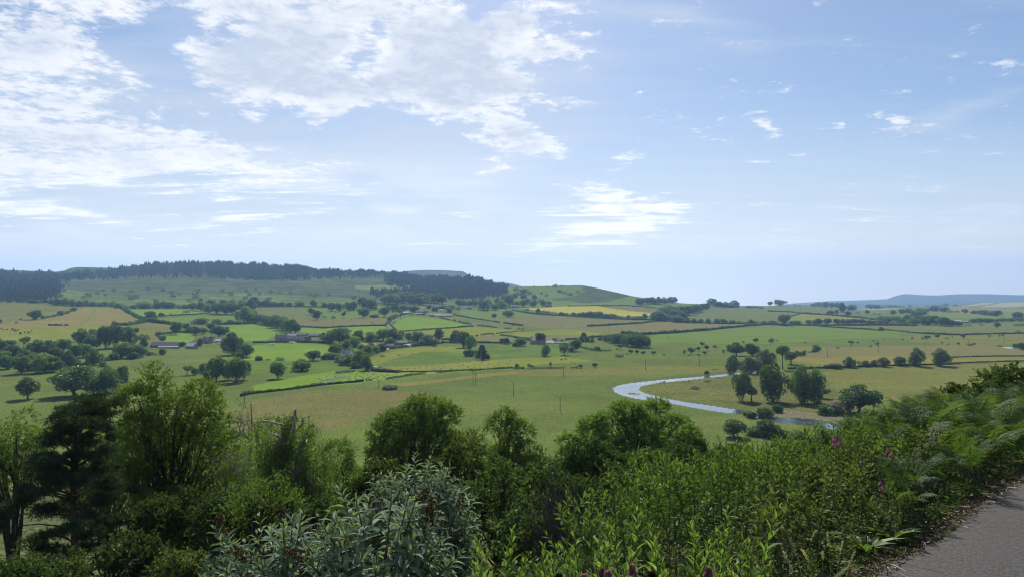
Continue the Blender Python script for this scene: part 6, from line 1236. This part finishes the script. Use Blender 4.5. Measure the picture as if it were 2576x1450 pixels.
STEMB = rough_mat('brown_stem', (.09,.06,.045), (.14,.10,.075), 12, .85, 0)
TWIG = rough_mat('purplish_dead_twigs', (.07,.055,.055), (.13,.105,.10), 12, .9, 0)
def shoot(rng, mb, base, dr, L, nodes, leafL, leafW, mat=0, spread=.9, droop=.5, topshort=.35, pairs=2, tipt=.25, seg=4, start=.15):
    """leaves in pairs or whorls up a straight shoot"""
    u = np.repeat(np.linspace(start, 1, nodes), pairs); n = len(u); th = np.arange(n)*2.4+rng.uniform(0, 6) if pairs == 1 else np.repeat(np.arange(nodes)*1.57, pairs)+np.tile(np.arange(pairs)*2*math.pi/pairs, nodes)+rng.normal(0, .25, n)+rng.uniform(0, 6)
    ax = unit(dr); a = unit(np.cross(ax, (0.3, .9, .1))); b = np.cross(ax, a); out = a[None]*np.cos(th)[:, None]+b[None]*np.sin(th)[:, None]
    P = base+ax*(u*L)[:, None]; D = unit(out*spread*(1-.55*u)[:, None]+ax*(.35+.7*u)[:, None]); N = unit(ax[None]-D*(D@ax)[:, None]+rng.normal(0, .1, (n, 3)))
    sz = 1-(1-topshort)*np.clip((u-.55)/.45, 0, 1)**1.3; sz *= rng.uniform(.8, 1.15, n)
    blades(mb, P, D, N, leafL*sz, leafW*sz, droop*(1-.6*u), np.clip(rng.normal(.35, .12, n)+tipt*u, 0, 1), mat, seg)
def buddleia(px, d, rad, H, n, label, seed, heads, skew=(0, 0)):
    rng = np.random.default_rng(seed); x = (px-CX)/F*d; z0 = float(hz(x, d)); r = empty('buddleia_bush', (x, d, z0)); tag(r, label, 'bush', 'grey leaved buddleia bushes')
    m, t = MB(), MB(); tips = []
    for i in range(n):
        v = rvec(rng, 1)[0]; v[2] = abs(v[2])*1.1-.25; v = v/np.linalg.norm(v); e = v*np.array((rad, rad*.85, H*.48))*rng.uniform(.72, 1.0)+np.array((skew[0], skew[1], H*.5)); e[2] += rng.normal(0, .07)
        o = np.array((rng.normal(0, .1), rng.normal(0, .1), -.1)); mid = np.array((e[0]*.45, e[1]*.45, e[2]*.7)); u = np.linspace(0, 1, 6)[:, None]; q = (1-u)**2*o+2*u*(1-u)*mid+u*u*e
        if i % 3 == 0: tube(t, q, np.linspace(.022, .006, 6), 4)
        dr = unit(e-mid+np.array((0, 0, .35))*np.linalg.norm(e-mid)); L = rng.uniform(.22, .36); shoot(rng, m, e-dr*.05, dr, L, rng.integers(6, 9), rng.uniform(.12, .18), .042, 0, 1.0, .75, .4, 2, .3); tube(t, [e-dr*.1, e+dr*L*.5, e+dr*L], [.007, .005, .003], 4); tips.append((e+dr*L, dr))
    m.build('foliage', PL['bud'], r); t.build('stems', STEMB, r)
    for k in range(heads):
        e, dr = tips[rng.integers(len(tips))]; h = MB(); nn = 130; u = rng.random(nn); w = rvec(rng, nn); dr = unit(dr+np.array((rng.normal(0, .5), -.3, -.2)))
        leaves(h, e-dr*.04+dr*(u*.16)[:, None]+w*(.028*(1-u*.7))[:, None], w, rvec(rng, nn), .022, .016, rng.random(nn)); h.build('dead_flower_head', PL['rust'], r)
buddleia(1045, 8.0, .66, 2.02, 230, 'tall grey leaved buddleia rising in the middle of the foreground', 31, 5)
buddleia(700, 5.3, .48, .98, 140, 'low grey leaved buddleia at the lower edge beside the shrubs', 32, 5)
buddleia(960, 4.9, .34, .74, 75, 'small grey leaved buddleia shoot cluster below the tall one', 33, 3)
buddleia(530, 5.0, .2, .70, 30, 'small grey leaved buddleia sprig at the lower left', 34, 1)

# upright leafy stems, one object each
def stem_proto(seed, H, nodes, leafL, leafW, mat, pairs=1, droop=.35, spread=.95, topshort=.45, branch=0):
    rng = np.random.default_rng(seed); m, t = MB(), MB(); lean = np.array((rng.normal(0, .08), rng.normal(0, .08), 1.0)); ax = unit(lean)
    tube(t, [(0, 0, -.06), ax*H*.5, ax*H], [.006, .005, .0025], 5); shoot(rng, m, np.zeros(3), ax, H, nodes, leafL, leafW, 0, spread, droop, topshort, pairs, .35, 4, .12)
    for k in range(branch):
        z = rng.uniform(.35, .85)*H; a = rng.uniform(0, 6.28); bd = unit(np.array((math.cos(a)*.7, math.sin(a)*.7, .8))); L = H*rng.uniform(.2, .35); tube(t, [ax*z, ax*z+bd*L], [.004, .002], 4)
        shoot(rng, m, ax*z, bd, L, max(4, nodes//3), leafL*.8, leafW*.8, 0, spread, droop, topshort, pairs, .35, 4, .2)
    return m.mesh('leaves', [PL[mat]]), t.mesh('stem', [STEMG])
def put_stem(name, label, cat, group, pr, x, y, s, rng, tilt=.12):
    r = empty(name, (x, y, float(hz(x, y)))); r.rotation_euler = (rng.normal(0, tilt), rng.normal(0, tilt), rng.uniform(0, 6.28)); r.scale = (s, s, s); tag(r, label, cat, group)
    link(bpy.data.objects.new('leaves', pr[0]), r); link(bpy.data.objects.new('stem', pr[1]), r); return r
def spot(px, ytop, d, H):
    """where a plant of height H stands so that its tip is seen at (px, ytop)"""
    for k in range(30):
        x = (px-CX)/F*d; tip = EYE-(ytop-YH)/F*d; h = tip-float(hz(x, d))
        if h > H: d += .12
        else: break
    return x, d, max(.2, h)
rg = np.random.default_rng(77)
GOLD = [stem_proto(100+i, .85, 28, .128, .040, 'herb', 1, .3, 1.0, .45) for i in range(5)]
for px, yt, d in ((1705, 1263, 3.7), (1792, 1278, 3.8), (1855, 1263, 3.7), (1822, 1290, 3.9), (1590, 1292, 3.9), (1612, 1330, 3.6), (1526, 1345, 3.5), (1575, 1345, 3.4), (1650, 1330, 3.7), (1740, 1330, 3.5), (1490, 1370, 3.4), (1895, 1340, 3.6), (1680, 1370, 3.2), (1772, 1352, 3.4), (1440, 1372, 3.7), (1390, 1385, 3.8), (1350, 1400, 3.9), (1310, 1412, 3.9), (1255, 1380, 4.2), (1225, 1392, 4.4), (1545, 1395, 3.1), (1620, 1400, 3.1), (1840, 1365, 3.3), (1710, 1405, 3.0), (1470, 1408, 3.3), (1200, 1420, 4.3), (1285, 1438, 3.6), (1950, 1385, 3.4), (1420, 1430, 3.4), (1865, 1420, 3.0))+tuple((rg.uniform(1215, 1900), rg.uniform(1335, 1440), rg.uniform(3.0, 4.0)) for _ in range(34)):
    x, y, h = spot(px, yt, d, .95); put_stem('leafy_stem', 'upright light green leafy stem at the verge edge among pink flower spikes', 'plant', 'light green leafy stems of the verge', GOLD[rg.integers(5)], x, y, h/.85, rg)
def spirea(px, yt, d, label, fresh, k):
    rng = np.random.default_rng(200+k); x, y, h = spot(px, yt+22+rng.uniform(0, 14), d, .8); r = empty('spirea_plant', (x, y, float(hz(x, y)))); r.rotation_euler = (rng.normal(0, .07), rng.normal(0, .07), rng.uniform(0, 6)); tag(r, label, 'flower', 'pink flower spikes of the verge')
    m, t, f = MB(), MB(), MB(); sl = rng.uniform(.055, .095)*(1.1 if fresh else .8); H = h-sl; shoot(rng, m, np.zeros(3), np.array((0, 0, 1.0)), H, 18, .075, .026, 0, 1.0, .3, .7, 1, .2, 4, .1); tube(t, [(0, 0, -.05), (0, 0, h-sl*.3)], [.005, .003], 5)
    n = 620; u = rng.random(n)**.8; w = rvec(rng, n); w[:, 2] *= .3; rd = .014*(1-u**2.2)+.003
    leaves(f, np.c_[np.zeros(n), np.zeros(n), H+u*sl]+w*rd[:, None], unit(w+np.array((0, 0, .35))), rvec(rng, n), .011, .008, rng.random(n))
    m.build('leaves', PL['herb'], r); t.build('stem', STEMB, r); f.build('flower_spike', PL['pink' if fresh else 'rust'], r)
for k, (px, yt, d, fresh, lb) in enumerate(((1546, 1402, 2.9, 1, 'tall pink spirea spike leaning in the middle of the bottom edge'), (1468, 1408, 3.1, 1, 'pink spirea spike, first of a close pair at the bottom edge'), (1487, 1406, 3.1, 1, 'pink spirea spike, second of a close pair at the bottom edge'), (1411, 1418, 3.2, 0, 'faded rusty spirea spike beside the pink pair'),
    (1456, 1432, 2.9, 1, 'short pink spirea spike just under the pink pair'), (1401, 1440, 3.0, 1, 'lowest pink spirea spike at the west end of the row'), (1606, 1392, 3.3, 1, 'slim pink spirea spike behind the leafy stems'), (1633, 1398, 3.3, 0, 'faded rusty spirea spike beside the slim pink one'), (1664, 1406, 3.1, 1, 'pink spirea spike between two leafy stems'),
    (1677, 1414, 3.0, 0, 'brown spirea spike under the tall leafy stem'), (1685, 1424, 2.9, 1, 'small pink spirea spike near the brown one'), (1768, 1404, 3.1, 1, 'tiny pink spirea spike among the eastern leafy stems'), (1884, 1424, 2.8, 1, 'fat pink spirea spike standing alone near the seeding grass'))):
    spirea(px, yt, d, lb, fresh, k)
MUG = [stem_proto(300+i, .8, 32, .088, .026, 'herb2', 1, .35, 1.0, .5, 5) for i in range(6)]
n = 0; tries = 0
while n < 170 and tries < 5000:
    tries += 1; x, y = rg.uniform(.1, 4.6), rg.uniform(3.2, 8.6); s = y-ye(x)
    if not (1.5 < s < 4.6): continue
    px = CX+x/y*F
    if px < 1400+60*(y-4) or px > 2260: continue
    h = rg.uniform(.5, .78)*(1 if s < 3 else .85); put_stem('willowherb', 'bushy mid green herb stem in the dense stand on the bank', 'plant', 'dense green herb stand on the bank', MUG[rg.integers(6)], x, y, h/.8*(.75 if s < 1 else 1), rg); n += 1

NET = [stem_proto(350+i, .6, 12, .075, .036, 'nettle', 2, .5, 1.0, .5, 3) for i in range(5)]
n = 0; tries = 0
while n < 110 and tries < 6000:
    tries += 1; x, y = rg.uniform(.9, 4.4), rg.uniform(3.2, 7.2); s = y-ye(x); px = CX+x/y*F
    if not (.18 < s < 1.7) or px < 1860 or px > 2330: continue
    put_stem('nettle', 'dull green nettle like stem in the rough stand beside the road', 'plant', 'nettle stand beside the road', NET[rg.integers(5)], x, y, rg.uniform(.55, 1.05)*min(1, .35+s), rg); n += 1
# bracken
def frond(rng, mb, base, az, L, rise):
    n = 13; u = np.linspace(0, 1, 9)[:, None]; out = np.array((math.cos(az), math.sin(az), 0)); q = base+out*(u*L*.75)+np.array((0, 0, 1))*(u*rise-u*u*rise*.55)*1.4
    T = unit(np.gradient(q, axis=0)); side = unit(np.cross(T[4], (0, 0, 1.0)))
    uu = np.linspace(.22, .99, n); P = np.stack([np.interp(uu, u[:, 0], q[:, i]) for i in range(3)], -1); D0 = np.stack([np.interp(uu, u[:, 0], T[:, i]) for i in range(3)], -1); t0 = rng.normal(.4, .15)
    for s in (-1, 1):
        pl = L*.40*np.clip(1.08-uu, .06, 1)*np.minimum(1, (uu-.05)*3.4); D = unit(side*s+D0*.45+rng.normal(0, .06, (n, 3))); up = unit(np.cross(side, D0))
        m = 8; w = np.linspace(.08, 1, m); b = np.repeat(np.arange(n), m); ww = np.tile(w, n)         # pinnules along each pinna
        C = P[b]+D[b]*(pl[b]*ww)[:, None]; C[:, 2] -= .10*pl[b]*ww**2*2
        for s2 in (-1, 1):
            d2 = unit(D0[b]*s2*.95+D[b]*.6+rng.normal(0, .16, C.shape)); leaves(mb, C, d2, up[b]+rng.normal(0, .15, C.shape), pl[b]*.24*(1.12-ww), pl[b]*.095+.003, np.clip(t0+rng.normal(0, .07, len(b)), 0, 1), 0, .05)
    return q
def bracken_proto(seed):
    rng = np.random.default_rng(seed); m, t = MB(), MB(); k = rng.integers(5, 7)
    for i in range(k):
        q = frond(rng, m, np.array((rng.normal(0, .06), rng.normal(0, .06), rng.uniform(.12, .3))), i*6.283/k+rng.normal(0, .4), rng.uniform(.5, .8), rng.uniform(.45, .85)); tube(t, np.r_[[(q[0][0]*.5, q[0][1]*.5, -.05)], q], np.r_[[.007], np.linspace(.006, .0015, len(q))], 4)
    return m.mesh('fronds', [PL['fern']]), t.mesh('stalk', [STEMG])
BRK = [bracken_proto(400+i) for i in range(6)]
n = 0; tries = 0; spots = []
while n < 300 and tries < 9000:
    tries += 1; x, y = rg.uniform(2.2, 14), rg.uniform(5.2, 15); s = y-ye(x); px = CX+x/y*F
    if not (.28 < s < 4.6) or px < 2120+rg.normal(0, 30) or px > 2750: continue
    if px < 2230 and s < 1.3: continue
    if any((x-a)**2+(y-b)**2 < .03 for a, b in spots): continue
    spots.append((x, y)); r = empty('bracken', (x, y, float(hz(x, y)))); k = rg.uniform(.68, 1.05)*(1.08 if s > 1 else .9)*(.72 if px < 2220 else .80 if px < 2330 else .84)*(.8 if s < 1 else 1); r.scale = (k, k, k); r.rotation_euler = (rg.normal(0, .1)+.1, rg.normal(0, .1), rg.uniform(0, 6.28)); pr = BRK[rg.integers(6)]
    tag(r, 'green bracken with arching fronds in the thicket beside the road', 'fern', 'bracken thicket beside the road'); link(bpy.data.objects.new('fronds', pr[0]), r); link(bpy.data.objects.new('stalk', pr[1]), r); n += 1

# foxgloves
def bell_mesh():
    m = MB(); th = np.arange(8)*2*math.pi/8; rows = [(0, .004), (.012, .008), (.028, .010), (.040, .0125), (.046, .0165)]
    V = np.array([(math.cos(a)*r, math.sin(a)*r, -z) for z, r in rows for a in th]); q = [(i*8+j, i*8+(j+1) % 8, (i+1)*8+(j+1) % 8, (i+1)*8+j) for i in range(len(rows)-1) for j in range(8)]
    m.add(V, q, tint=np.random.default_rng(1).uniform(.2, .8, len(q))); return m.mesh('bell', [PL['purple']], True)
BELL = bell_mesh()
def foxglove(px, yt, d, label, nb, seed):
    rng = np.random.default_rng(seed); x, y, h = spot(px, yt, d, .95); r = empty('foxglove', (x, y, float(hz(x, y)))); r.rotation_euler = (rng.normal(0, .08), rng.normal(0, .08), rng.uniform(0, 6)); tag(r, label, 'flower', 'foxgloves on the verge')
    t, m = MB(), MB(); tube(t, [(0, 0, -.05), (.01, 0, h*.5), (0, 0, h)], [.006, .005, .003], 5); shoot(rng, m, np.zeros(3), np.array((0, 0, 1.0)), h*.7, 9, .11, .04, 0, 1, .4, .4, 1, .1)
    k = 26; leaves(m, np.c_[np.zeros(k), np.zeros(k), rng.uniform(h*.5, h, k)], rvec(rng, k)+np.array((0, 0, .3)), rvec(rng, k), .018, .012, rng.random(k)); m.build('leaves', PL['low'], r); t.build('stem', STEMG, r)
    for i in range(nb):
        o = link(bpy.data.objects.new('bell', BELL), r); a = i*2.4+rng.normal(0, .3); z = h-.03-.10*i/nb; o.location = (math.cos(a)*.012, math.sin(a)*.012, z); o.rotation_euler = (0, -.75+rng.normal(0, .15), a); s = .5+.32*i/nb; o.scale = (s, s, s)
foxglove(2096, 1082, 6.2, 'purple foxglove standing highest against the dark scrub', 14, 1)
foxglove(2243, 1116, 6.3, 'magenta foxglove among the bracken fronds', 9, 2)
foxglove(2243, 1194, 5.8, 'pink foxglove with fading lower bells by the dark bank', 11, 3)
foxglove(2324, 1240, 5.9, 'pink foxglove leaning out over the road edge', 8, 4)
foxglove(2290, 1212, 5.9, 'small dull pink foxglove half hidden in shade', 4, 5)

# seeding grasses, dry stalks
def grass_proto(seed, H):
    rng = np.random.default_rng(seed); t, s, b = MB(), MB(), MB(); a = rng.uniform(0, 6.28); o = np.array((math.cos(a), math.sin(a), 0)); u = np.linspace(0, 1, 9)[:, None]; q = o*u**2.2*H*.38+np.array((0, 0, 1))*(u-.12*u**3)*H
    tube(t, q, np.linspace(.003, .0015, 9), 4); k = 110; uu = rng.uniform(.74, 1, k); P = np.stack([np.interp(uu, u[:, 0], q[:, i]) for i in range(3)], -1)+rng.normal(0, .008, (k, 3))*(1.4-uu)[:, None]*2
    leaves(s, P, rvec(rng, k)*.5+np.array((0, 0, .4))+o*.4, rvec(rng, k), .018, .008, rng.random(k)); n = 6; th = rng.uniform(0, 6.28, n)
    blades(b, np.zeros((n, 3)), np.c_[np.cos(th)*.5, np.sin(th)*.5, np.ones(n)], np.c_[-np.cos(th), -np.sin(th), np.full(n, .5)], H*rng.uniform(.4, .7, n), .010, .5, rng.random(n)*.6, 0, 4, .1)
    return t.mesh('stalk', [PL['seed']]), s.mesh('seed_head', [PL['seed']]), b.mesh('blades', [PL['grass']])
GR = [grass_proto(500+i, .8) for i in range(5)]
for px, yt, d in ((2025, 1352, 4.0), (2045, 1345, 4.1), (2070, 1352, 4.2), (2090, 1338, 4.3), (2105, 1356, 4.2), (2120, 1380, 4.0), (1985, 1370, 3.9), (2012, 1390, 3.7), (2060, 1398, 3.8), (1960, 1240, 5.0), (1940, 1232, 5.2), (2010, 1175, 5.6), (2030, 1300, 4.6), (2142, 1180, 5.8), (2150, 1210, 5.6), (2180, 1240, 5.4), (1905, 1160, 6.0), (1958, 1325, 4.3), (2080, 1420, 3.6), (2200, 1260, 5.4), (2120, 1300, 4.9), (1925, 1400, 3.5)):
    x, y, h = spot(px, yt, d, .85); r = empty('seeding_grass', (x, y, float(hz(x, y))), rg.uniform(0, 6.28), (h/.8,)*3); pr = GR[rg.integers(5)]; tag(r, 'pale seeding grass stalk nodding over the verge', 'grass', 'seeding grass stalks of the verge')
    for nm, me in zip(('stalk', 'seed_head', 'blades'), pr): link(bpy.data.objects.new(nm, me), r)
DRY = [stem_proto(600+i, .55, 22, .045, .016, 'dry', 1, .5, 1.0, .6, 3) for i in range(3)]
for px, yt, d in ((1690, 1345, 3.6), (1705, 1365, 3.5), (1938, 1330, 4.0), (1960, 1345, 4.0), (1980, 1335, 4.2), (1995, 1322, 4.4), (1950, 1365, 3.8), (1972, 1300, 4.7), (2010, 1320, 4.6), (2235, 1418, 4.4), (2215, 1430, 4.3), (2140, 1425, 4.0), (1510, 1325, 4.3)):
    x, y, h = spot(px, yt, d, .6); put_stem('dry_stalk', 'withered brown stalk among the green verge plants', 'plant', 'withered stalks of the verge', DRY[rg.integers(3)], x, y, h/.55, rg)
# low leafy cover, grass and litter nobody could count
def cover():
    rng = np.random.default_rng(9); n = 60000; x = rng.uniform(-6, 14, n); s = rng.uniform(.12, 7.5, n)**1.0; y = ye(x)+s; k = (y > 1.5); x, y, s = x[k], y[k], s[k]; n = len(x)
    mound = np.clip(.10+.16*np.sin(x*2.1+y*1.3)+.14*np.sin(x*.9-y*2.3), .04, .5)*np.clip(s*1.1, .1, .65)*(1+.9*(s > 3)); z = hz(x, y)+rng.uniform(0, 1, n)**.6*mound
    D = rvec(rng, n); D[:, 2] = np.abs(D[:, 2])*.7; mb = MB(); leaves(mb, np.c_[x, y, z], D, rvec(rng, n)*.6+np.array((0, 0, 1)), rng.uniform(.03, .085, n), rng.uniform(.02, .045, n), np.clip(rng.normal(.4, .2, n), 0, 1))
    tag(mb.build('undergrowth', PL['low']), 'tangle of low leaves covering the ground of the bank', 'undergrowth', kind='stuff')
    n = 5200; x = rng.uniform(-5, 9, n); s = rng.uniform(.05, 4, n)**1.15; y = ye(x)+s; th = rng.uniform(0, 6.28, n); g = MB()
    blades(g, np.c_[x, y, hz(x, y)], np.c_[np.cos(th)*.45, np.sin(th)*.45, np.ones(n)], np.c_[-np.cos(th), -np.sin(th), np.full(n, .45)], rng.uniform(.10, .36, n)*np.clip(s*1.2, .35, 1), rng.uniform(.004, .008, n), rng.uniform(.2, .7, n), rng.random(n), 0, 3, .1)
    tag(g.build('grass', PL['grass']), 'thin arching grass blades among the verge plants', 'grass', kind='stuff')
    l = MB(); n = 1500
    for i in range(n):
        x = rng.uniform(1.2, 6.5); y = float(ye(x))+abs(rng.normal(.10, .16))-.03; a = rng.uniform(0, 6.28); L = rng.uniform(.02, .16)*(1 if rng.random() < .85 else 2); z = max(float(hz(x, y)), 56.325 if y < ye(x) else 0)+rng.uniform(.004, .02); v = np.array((math.cos(a), math.sin(a), rng.normal(0, .06)))*L
        tube(l, [np.array((x, y, z)), np.array((x, y, z+.006))+v*.5+rng.normal(0, .006, 3), np.array((x, y, z))+v], [.0028, .0028, .0015], 3, tint=rng.random())
    n = 2200; x = rng.uniform(1.0, 7, n); y = ye(x)+np.abs(rng.normal(.12, .2, n))-.05; z = np.maximum(hz(x, y), np.where(y < ye(x), 56.325, 0))+.008
    leaves(l, np.c_[x, y, z], np.c_[rng.normal(0, 1, (n, 2)), rng.normal(0, .15, n)], np.array((0, 0, 1))+rng.normal(0, .3, (n, 3)), rng.uniform(.015, .05, n), rng.uniform(.008, .02, n), rng.random(n))
    tag(l.build('dry_litter', PL['dry']), 'dry broken stalks and leaves strewn along the road edge', 'litter', kind='stuff')
cover()
def dead_brush():
    rng = np.random.default_rng(13); x0, y0 = (1420-CX)/F*8.3, 8.3; z0 = float(hz(x0, y0)); m = MB()
    for i in range(420):
        b = np.array((rng.normal(0, .16), rng.normal(0, .25), rng.uniform(-.05, .35))); v = np.array((rng.normal(.05, .22), rng.normal(-.05, .25), rng.uniform(.5, 1.05))); u = np.linspace(0, 1, 5)[:, None]; q = b+v*u+rng.normal(0, .025, (5, 3))+np.array((rng.normal(0, .2), 0, -.12))*u*u
        tube(m, q, np.linspace(.0075, .002, 5), 3)
    r = m.build('dead_brush', TWIG); r.location = (x0, y0, z0); tag(r, 'heap of purplish grey dead twigs between hawthorn and green herbs', 'brush')
dead_brush()
# big leaves by the road edge
for k, (px, yt, d, lb) in enumerate(((2180, 1332, 4.9, 'broad leaved dock rosette at the shaded road edge'), (2240, 1330, 5.1, 'dark dock plant beside the dry litter'))):
    rng = np.random.default_rng(700+k); x, y, h = spot(px, yt, d, .3); r = empty('dock_plant', (x, y, float(hz(x, y)))); tag(r, lb, 'plant', 'dock plants by the road'); m = MB(); n = 14; th = rng.uniform(0, 6.28, n)
    blades(m, np.zeros((n, 3)), np.c_[np.cos(th)*.8, np.sin(th)*.8, rng.uniform(.5, 1.3, n)], np.c_[-np.cos(th), -np.sin(th), np.full(n, .8)], rng.uniform(.16, .28, n), .06, .4, rng.uniform(.2, .9, n), 0, 4, .2); m.build('leaves', PL['herb'], r)
    s = MB(); tube(s, [(0, 0, -.03), (0, 0, .1), (.01, 0, .26)], [.006, .005, .002], 5); s.build('stem', STEMG, r)

# grey slab in the shade of the bracken
rng = np.random.default_rng(55); x, y = (2335-CX)/F*6.3, 6.3; mb = MB(); P = []
for i in range(9):
    u = i/8-.5; P.append((u*.46, .0+.02*math.sin(i*2.1), .10+.03*math.sin(i*1.3)-abs(u)*.06))
P = np.array(P); lo = P*np.array((1, 1, 0))+np.array((0, 0, -.12)); bk = P+np.array((.02, .07, .01)); bl = lo+np.array((.02, .08, 0)); V = np.concatenate([lo, P, bk, bl])
mb.add(V, [(k*9+i, k*9+i+1, ((k+1) % 4)*9+i+1, ((k+1) % 4)*9+i) for k in range(4) for i in range(8)]); mb.add(V, [(0, 9, 18, 27), (8, 35, 26, 17)])
o = mb.build('stone_slab', rough_mat('lichened_slab', (.05,.052,.046), (.10,.10,.09), 14, .9, .5)); o.location = (x, y, float(hz(x, y))+.06); o.rotation_euler = (.1, -.16, .5); tag(o, 'weathered grey stone slab half buried in shaded bracken above the road', 'slab')
